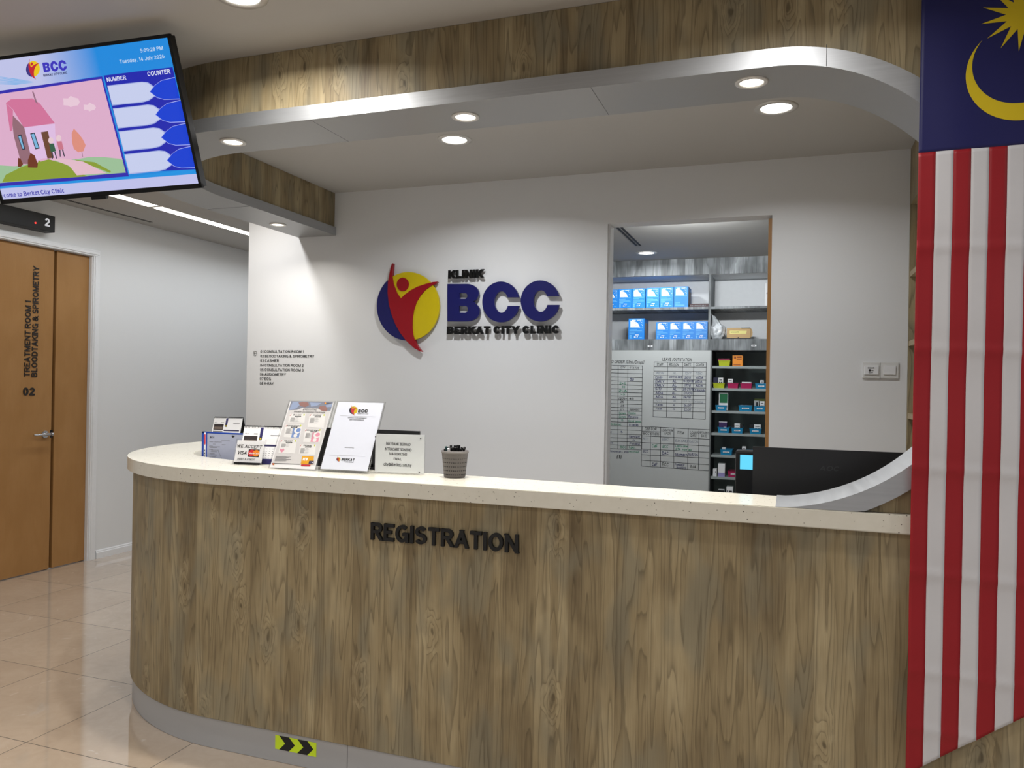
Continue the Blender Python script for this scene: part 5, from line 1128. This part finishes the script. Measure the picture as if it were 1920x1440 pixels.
b = MB(); p = Fk.P(362, 570); b.text('NHSS ROUTE', (p.x, y - .0009, p.z), cap=.0085, width=.062, bold=.14); b.build('note_writing', INK, nt_)

# ---------------------------------------------------------------- whiteboard
WBX = at(1330.5, 760, YR).x
wb = thing('whiteboard', 'large whiteboard with hand-drawn tables seen through the doorway', 'whiteboard', (-1.2, YR, .45))
b = MB(); b.box((-2.38, YR, .45), (WBX, YR + .03, ZB0 - .001)); sf = b.build('board_surface', M('whiteboard_gloss', (190, 193, 192), .28, var=.02, vs=4.), wb)
b = MB(); b.box((WBX + .0002, YR + .001, .02), (WBX + .010, YR + .33, ZB0 - .002)); b.build('edge_trim', M('grey_edge', (120, 124, 124), .5), wb)
FA = Face((0, YR - .0004, 1.3), (1, 0, 0), (0, 0, 1), (4.965, 1120, 650))
grid = MB()
def tbl(rows_l, rows_r, cols, x_at):
    pass
def gl(a, c, wd=4.2): FA.line(grid, a, c, wd, .0005)
# leave table (crop lines)
lv = [(143, 148), (187, 190), (228, 233), (268, 272), (305, 312), (340, 348), (377, 385), (413, 420), (447, 456), (486, 494), (524, 531), (560, 569), (596, 607), (652, 676)]
for l, r in lv:
    t = (l - 143) / 510; gl((530 - 10 * t, l), (1014 - 8 * t, r))
for xt, xb, yt, yb in ((529, 519, 143, 653), (655, 643, 145, 660), (795, 784, 146, 668), (898, 887, 147, 672), (1015, 1005, 148, 677)): gl((xt, yt), (xb, yb))
# order table
od = [(174, 180), (211, 214), (242, 252), (281, 290), (317, 326), (352, 360), (392, 397), (424, 432), (458, 466), (494, 501), (531, 538), (564, 571), (596, 602), (630, 638), (664, 672), (699, 706), (737, 744), (772, 780), (811, 820), (846, 856), (882, 890), (913, 923), (946, 962)]
for l, r in od: gl((20, l - 3), (420 - (l - 174) * .013, r))
for xt, xb in ((194, 190), (285, 277), (421, 408)): gl((xt, 176), (xb, 955))
# debtor table
for (x0, l), (x1, r) in (((418, 742), (1048, 775)), ((418, 786), (588, 795)), ((416, 830), (1046, 862)), ((414, 892), (1044, 925)), ((413, 952), (1043, 983)), ((412, 1005), (1042, 1040)), ((411, 1056), (1041, 1100)), ((408, 1110), (1040, 1156))): gl((x0, l), (x1, r))
for xt, yt, xb, yb in ((418, 742, 408, 1110), (496, 790, 492, 1116), (589, 748, 587, 1124), (713, 753, 711, 1134), (846, 760, 840, 1144), (946, 768, 940, 1150)): gl((xt, yt), (xb, yb))
grid.build('table_lines', M('marker_black', (20, 22, 26), .5, var=0), sf)
MBK, MBL, MGR, MFA = MB(), MB(), MB(), MB(); rnd = random.Random(3)
def hw_(mb, txt, x0, y, x1, cap, wt=.13): FA.text(mb, txt, x0, y, x1, cap, wt, 0, 0, rnd.uniform(-.05, .15), .0006, rnd.uniform(-.02, .02) - .012)
for t in (('LEAVE /OUTSTATION', 606, 132, 880, 103), ('STAFF', 553, 177, 613, 153), ('REASON', 670, 178, 755, 153), ('DATE', 810, 179, 873, 155), ('COVER', 915, 180, 994, 155), ('S TO ORDER [Clinic/Drugs]', 86, 152, 432, 124), ('QTY', 215, 202, 260, 184), ('STATUS', 300, 204, 388, 186), ('(27)+', 200, 492, 275, 472), ('45', 297, 492, 338, 474), ('25', 213, 522, 246, 503), ('25', 215, 558, 250, 540), ('QTY', 212, 592, 248, 575), ('REMARKS', 300, 594, 392, 576), ('DEBTOR', 442, 778, 552, 750), ('BCC', 427, 818, 484, 794), ('OTHERS', 498, 822, 574, 800), ('LOAN FROM', 597, 788, 706, 766), ('/ FOR', 620, 818, 682, 796), ('ITEM', 742, 812, 808, 785), ("LOAN'S", 862, 810, 940, 785), ('DATE', 868, 838, 922, 815), ("RETURN'S", 952, 812, 1040, 788), ('DATE', 968, 840, 1018, 818), ('BCC', 602, 1112, 662, 1078), ('16/4', 856, 1130, 918, 1098), ('(1)', 180, 1042, 222, 1008)): hw_(MBK, *t, .14)
for t in (('Emily', 540, 296, 606, 272), ('ORTHO MEE', 668, 293, 790, 274), ('20/8', 812, 298, 868, 276), ('AIDA', 918, 298, 985, 276), ('EMILY', 540, 333, 622, 309), ('AL', 698, 333, 738, 309), ('9-10/8', 798, 333, 890, 311), ('AIDA', 908, 337, 978, 312), ('EMILY', 538, 368, 622, 345), ('AL', 696, 370, 738, 346), ('17/8', 810, 370, 868, 347), ('AIDA', 912, 372, 982, 350), ('SITI', 538, 403, 592, 380), ('AL', 700, 405, 738, 382), ('28-29/8', 796, 406, 890, 384), ('En Rashidy', 894, 416, 1004, 390), ('AIDA', 540, 440, 612, 416), ('AL', 694, 440, 734, 418), ('01/09', 802, 444, 884, 420), ('AIDA', 542, 478, 612, 453), ('AL', 696, 480, 740, 456), ('19/10', 798, 482, 868, 456), ('Farah', 544, 550, 608, 530), ('AL', 702, 552, 724, 534), ('26/07', 804, 558, 872, 536), ('Farah', 544, 586, 600, 566), ('AL', 702, 588, 724, 572), ('22/07', 806, 594, 872, 572), ('50', 302, 318, 338, 292), ('Receive', 288, 662, 380, 640), ('6 packs', 296, 738, 382, 714), ('5', 218, 804, 236, 784), ('Item left', 296, 846, 402, 824), ('0', 328, 878, 346, 862), ('Pending', 300, 910, 394, 892), ('BCC', 426, 984, 470, 960), ('BAC', 604, 1002, 662, 974), ('Stomach', 724, 1016, 836, 988), ('18/5/26', 846, 1016, 936, 990), ('CMF', 508, 1108, 556, 1078), ('Paediatric', 722, 1106, 812, 1084), ('booklet', 738, 1132, 832, 1112), ('Rol mono pt - 200', 86, 978, 290, 960), ('Order', 84, 800, 132, 780), ('4 BCC', 84, 902, 144, 886), ('nt', 86, 520, 122, 504), ('re', 86, 482, 120, 466)): hw_(MBL, *t, .15)
for t in (('2+6', 205, 350, 268, 330), ('10', 230, 384, 258, 364), ('2+6', 200, 420, 275, 398), ('1+5', 204, 452, 256, 434), ('Green', 200, 628, 262, 606), ('Receive', 290, 628, 358, 606), ('Green', 200, 662, 262, 640), ('15', 220, 694, 242, 676), ('Send temp', 288, 700, 402, 680), ('Cheque set', 116, 730, 226, 710), ('BCC', 212, 944, 272, 922), ('1 pkt', 290, 946, 362, 924), ('received', 292, 984, 384, 966), ('CMF', 508, 938, 560, 908), ('BCC', 606, 942, 656, 912), ('Lignocaine', 726, 932, 840, 912), ('2% spray', 726, 960, 880, 942), ('d', 84, 414, 108, 396), ('y', 84, 452, 108, 434), ('o', 84, 940, 100, 922)): hw_(MGR, *t, .14)
for t in (('AIDA', 545, 256, 618, 235), ('AL', 702, 256, 736, 236), ('12/7', 815, 258, 872, 238), ('TBC', 915, 260, 975, 238), ('SITI', 544, 514, 594, 494), ('AL', 704, 514, 740, 496), ('13/7-14/7', 794, 518, 884, 498), ('En Rashidy', 896, 522, 986, 502), ('BCC', 424, 868, 472, 845), ('BBC', 604, 876, 660, 850), ('B.in SMD', 724, 886, 840, 862), ('16/6/26', 850, 892, 938, 870), ('TNA', 74, 1030, 118, 1008)): hw_(MFA, *t, .09)
MBK.build('black_writing', MATS['marker_black'], sf); MBL.build('blue_writing', M('marker_blue', (34, 36, 92), .5, var=0), sf); MGR.build('green_writing', M('marker_green', (24, 128, 92), .5, var=0), sf); MFA.build('faint_writing', M('marker_faint', (108, 118, 134), .5, var=0), sf)

# ---------------------------------------------------------------- medicine rack right of the board
mr = thing('medicine_rack', 'dark recessed rack with clear shelves of coloured bins, right of the whiteboard', 'rack', (-.3, YR + .15, 0))
RX0, RX1 = WBX + .0105, .36
RK = M('rack_grey', (104, 110, 108), .6)
b = MB(); b.box((RX0, YR + .31, .02), (RX1, YR + .33, ZB0 - .002)); b.build('back_panel', RK, mr)
b = MB(); b.box((RX0, YR + .002, .02), (RX0 + .004, YR + .309, ZB0 - .002)); b.build('side_panel', M('rack_black', (30, 32, 33), .6), mr)
CSH = acrylic('shelf_acrylic', (225, 234, 232), .3, .3)
SHZ = []
for py in (687.5, 729.2, 771.5, 813.5, 855., 896., 937):
    z = at(1385, py, YR + .03).z; SHZ.append(z)
    b = MB(); b.box((RX0 + .0045, YR + .012, z - .005), (RX1, YR + .309, z)); sh = b.build('clear_shelf', CSH, mr)
    b = MB(); b.box((RX0 + .0045, YR + .008, z - .016), (RX1, YR + .0118, z + .004)); b.build('price_rail', CSH, sh)
FM1 = Face((0, YR + .03, 1.6), (1, 0, 0), (0, 0, 1), (9.6, 1325, 650)); FM2 = Face((0, YR + .03, 1.3), (1, 0, 0), (0, 0, 1), (9.6, 1325, 780))
BIN = {'blue': M('bin_blue', (22, 132, 178), .35), 'magenta': M('bin_magenta', (172, 24, 84), .4), 'lime': M('bin_lime', (176, 186, 30), .4), 'orange': M('bin_orange', (232, 140, 14), .5)}
def bin_(F, x0, x1, yt, yb, row, col, lb, text=True, dep=.17):
    a = F.P(x0, yt); c = F.P(x1, yb); z0 = SHZ[row] + .0006; h = a.z - c.z; w = c.x - a.x; y = YR + .03; tp = .08 * w
    t = thing('storage_bin', lb, 'bin', (a.x + w / 2, y + dep / 2, z0), 0, 'coloured bins on the clear shelves')
    def ringp(ins, z): return [(a.x + ins, y + ins, z), (a.x + w - ins, y + ins, z), (a.x + w - ins, y + dep - ins, z), (a.x + ins, y + dep - ins, z)]
    R_ = [ringp(tp, z0), ringp(.003, z0 + h * .93), ringp(0, z0 + h * .93), ringp(0, z0 + h), ringp(.004, z0 + h), ringp(tp + .003, z0 + .004)]
    b = MB(); vs = [p for r_ in R_ for p in r_]; fs = [(k * 4 + i, k * 4 + (i + 1) % 4, k * 4 + 4 + (i + 1) % 4, k * 4 + 4 + i) for k in range(5) for i in range(4)] + [(0, 1, 2, 3), (20, 21, 22, 23)]
    b.add(vs, fs); b.build('bin_body', BIN[col], t)
    if text:
        b = MB(); zz = z0 + h * .45; yy = y + tp * (1 - .45 / .93) - .0035
        b.box((a.x + w * .26, yy, zz), (a.x + w * .76, yy + .0012, zz + h * .2)); tg = b.build('bin_label', PAPER, t)
        b = MB(); [b.quad((a.x + w * u, yy - .0003, zz + h * .06), (a.x + w * (u + .045), yy - .0003, zz + h * .06), (a.x + w * (u + .04), yy - .0003, zz + h * .14), (a.x + w * u, yy - .0003, zz + h * .14)) for u in (.31, .37, .43, .50, .56, .63)]; b.build('label_print', INK, tg)
    return z0
def pack(F, x0, x1, yt, zb, cols, lb, front=.05, dep=.09, prints=(), cat='medicine box', yb=None):
    a = F.P(x0, yt); c = F.P(x1, yt); k = (YR + front) / (YR + .03)
    zt = EYE + (a.z - EYE) * k; xa, xb = a.x * k, c.x * k
    b = MB(); b.box((xa, YR + front, zb + .0006), (xb, YR + front + dep, zt), 0)
    for u0, u1, v0, v1, m in prints:
        b.quad(*[(xa + (xb - xa) * u, YR + front - .0005, zb + (zt - zb) * v) for u, v in ((u0, v0), (u1, v0), (u1, v1), (u0, v1))], m)
    o = b.build('medicine_box', cols, loc=((xa + xb) / 2, YR + front + dep / 2, zb)); tag(o, lb, cat)
    return o
PW = PAPER; PK = C_('pack_black', (20, 20, 24)); PN_ = C_('pack_navy', (24, 26, 60)); PG = C_('pack_green', (10, 104, 62)); PO = C_('pack_olive', (120, 126, 66)); PP = C_('pack_purple', (58, 34, 92)); PL = C_('pack_lilac', (150, 140, 190)); PR_ = C_('pack_grey', (170, 172, 172))
DOT = ((.15, .45, .2, .6, 1), (.55, .85, .2, .6, 1), (.2, .8, .75, .82, 1))
# first row
bin_(FM1, 208, 425, 240, 350, 0, 'lime', 'lime green bin with a pink edge on the top clear shelf', False)
pack(FM1, 205, 415, 215, SHZ[0] + .045, [C_('pack_pink', (150, 30, 70))], 'dark pink packet lying across the lime green bin on the top clear shelf', .06, .12)
t = pack(FM1, 467, 648, 158, SHZ[0], [BIN['orange'], C_('orange_dark', (150, 70, 10))], 'orange yellow carton standing on the top clear shelf', .03, .12, ((.15, .35, .7, .9, 1), (.45, .9, .78, .92, 1), (.4, .9, .62, .72, 1), (.1, .8, .12, .2, 1)), 'carton')
a = FM1.P(740, 340); c = FM1.P(1085, 352)
b = MB(); b.bbox((a.x, YR + .03, SHZ[0] + .0006), (c.x, YR + .19, SHZ[0] + .009), .002); o = b.build('flat_tray', BLACK, loc=(a.x, YR + .1, SHZ[0])); tag(o, 'thin black tray lying on the top clear shelf', 'tray')
# second row
bin_(FM1, 110, 325, 650, 752, 1, 'lime', 'lime green bin at the left of the second clear shelf', False)
bin_(FM1, 365, 572, 650, 755, 1, 'magenta', 'magenta bin next to the lime bin on the second clear shelf', False)
bin_(FM1, 602, 818, 652, 760, 1, 'magenta', 'magenta bin next to the blue bin on the second clear shelf', False)
bin_(FM1, 868, 1088, 658, 765, 1, 'blue', 'blue bin at the right end of the second clear shelf')
f0 = SHZ[1] + .006
pack(FM1, 122, 205, 555, f0, [PN_, PR_], 'dark navy box in the lime bin of the second clear shelf', .06, .07, ((0, 1, .1, .3, 1),))
pack(FM1, 212, 296, 560, f0, [PW, PK], 'white printed box in the lime bin of the second clear shelf', .06, .07, DOT)
pack(FM1, 378, 470, 577, f0, [PW, PK], 'white printed box in the left magenta bin', .06, .07, DOT)
pack(FM1, 632, 803, 634, f0, [PW], 'flat white packet in the right magenta bin', .06, .07)
pack(FM1, 960, 1027, 605, f0, [PW, PK], 'small white box in the blue bin of the second clear shelf', .06, .07, DOT)
# third row
bin_(FM1, 152, 362, 1048, 1155, 2, 'blue', 'blue bin at the left of the third clear shelf, under the green and white box')
bin_(FM1, 568, 822, 1052, 1165, 2, 'blue', 'wide blue bin in the middle of the third clear shelf, empty')
bin_(FM1, 848, 1056, 1060, 1170, 2, 'blue', 'blue bin at the right end of the third clear shelf')
f0 = SHZ[2] + .006
o = pack(FM1, 222, 380, 832, f0, [PW, PG], 'green and white box standing tall in the third clear shelf', .06, .08, ((.08, .97, .42, .95, 1),))
pack(FM1, 858, 1050, 935, f0, [PO, PW], 'olive box at the back of the right bin on the third clear shelf', .14, .04)
pack(FM1, 853, 942, 970, f0, [PR_, PK], 'grey printed box at the left in the right bin of the third clear shelf', .06, .06, ((.45, .8, .3, .85, 1),))
pack(FM1, 960, 1040, 982, f0, [PW, PK], 'white printed box at the right in the right bin of the third clear shelf', .06, .06, DOT)
# fourth row
bin_(FM2, 195, 412, 192, 305, 3, 'blue', 'blue bin with a dark purple box at the left of the fourth clear shelf')
bin_(FM2, 440, 655, 205, 318, 3, 'blue', 'blue bin in the middle of the fourth clear shelf')
bin_(FM2, 765, 985, 212, 325, 3, 'blue', 'blue bin at the right of the fourth clear shelf')
f0 = SHZ[3] + .006
pack(FM2, 222, 366, 97, f0, [PP, PW], 'dark purple box in the left bin of the fourth clear shelf', .06, .08, ((.6, .9, .1, .5, 1), (0, 1, .93, .99, 1)))
pack(FM2, 446, 500, 172, f0, [PK], 'black box at the left in the middle bin of the fourth clear shelf', .06, .07)
pack(FM2, 502, 596, 132, f0, [PW, PR_], 'white box in the middle bin of the fourth clear shelf', .06, .06, DOT)
pack(FM2, 600, 648, 148, f0, [PK], 'black box at the right in the middle bin of the fourth clear shelf', .06, .07)
pack(FM2, 780, 850, 150, f0, [PK, PW], 'black box in the right bin of the fourth clear shelf', .06, .06)
pack(FM2, 853, 972, 155, f0, [PW, PK], 'white printed box in the right bin of the fourth clear shelf', .06, .06, DOT)
# fifth row
bin_(FM2, 238, 462, 592, 708, 4, 'blue', 'blue bin on the fifth clear shelf, left of the black terminal')
bin_(FM2, 545, 830, 600, 712, 4, 'blue', 'blue bin on the fifth clear shelf, partly hidden by the black terminal')
f0 = SHZ[4] + .006
pack(FM2, 280, 338, 566, f0, [PW, PK], 'small white box in the left bin of the fifth clear shelf', .06, .06, DOT)
pack(FM2, 638, 705, 552, f0, [PW, PK], 'white patterned box in the half-hidden bin of the fifth clear shelf', .06, .06, DOT)
# sixth and seventh rows
pack(FM2, 114, 180, 950, SHZ[5], [PW, PK], 'narrow white box at the left of the sixth clear shelf', .04, .06, ((.6, .75, .5, .7, 1),))
pack(FM2, 208, 328, 856, SHZ[5], [PW, PL], 'tall white and lilac box on the sixth clear shelf', .04, .08, ((0, 1, 0, .3, 1),))
bin_(FM2, 375, 600, 985, 1105, 5, 'magenta', 'magenta bin on the sixth clear shelf, partly hidden by the black terminal')
pack(FM2, 203, 312, 1332, SHZ[6], [PW, PK], 'white and black box at the bottom left, just above the countertop', .04, .08, ((0, 1, .75, 1, 1),))
pack(FM2, 356, 470, 1272, SHZ[6], [PW, PK], 'white box with black print at the bottom, just above the countertop', .04, .08, ((.1, .25, .55, .7, 1), (.4, .9, .55, .68, 1)))

lamp('dispensary_fill', (-.6, YB + .14, 2.40), 9., .5, (.94, .98, 1), rot=(R(78), 0, 0), shape='RECTANGLE', sy=.06, spread=120)  # unseen fill light added above the doorway to brighten the shelf compartments
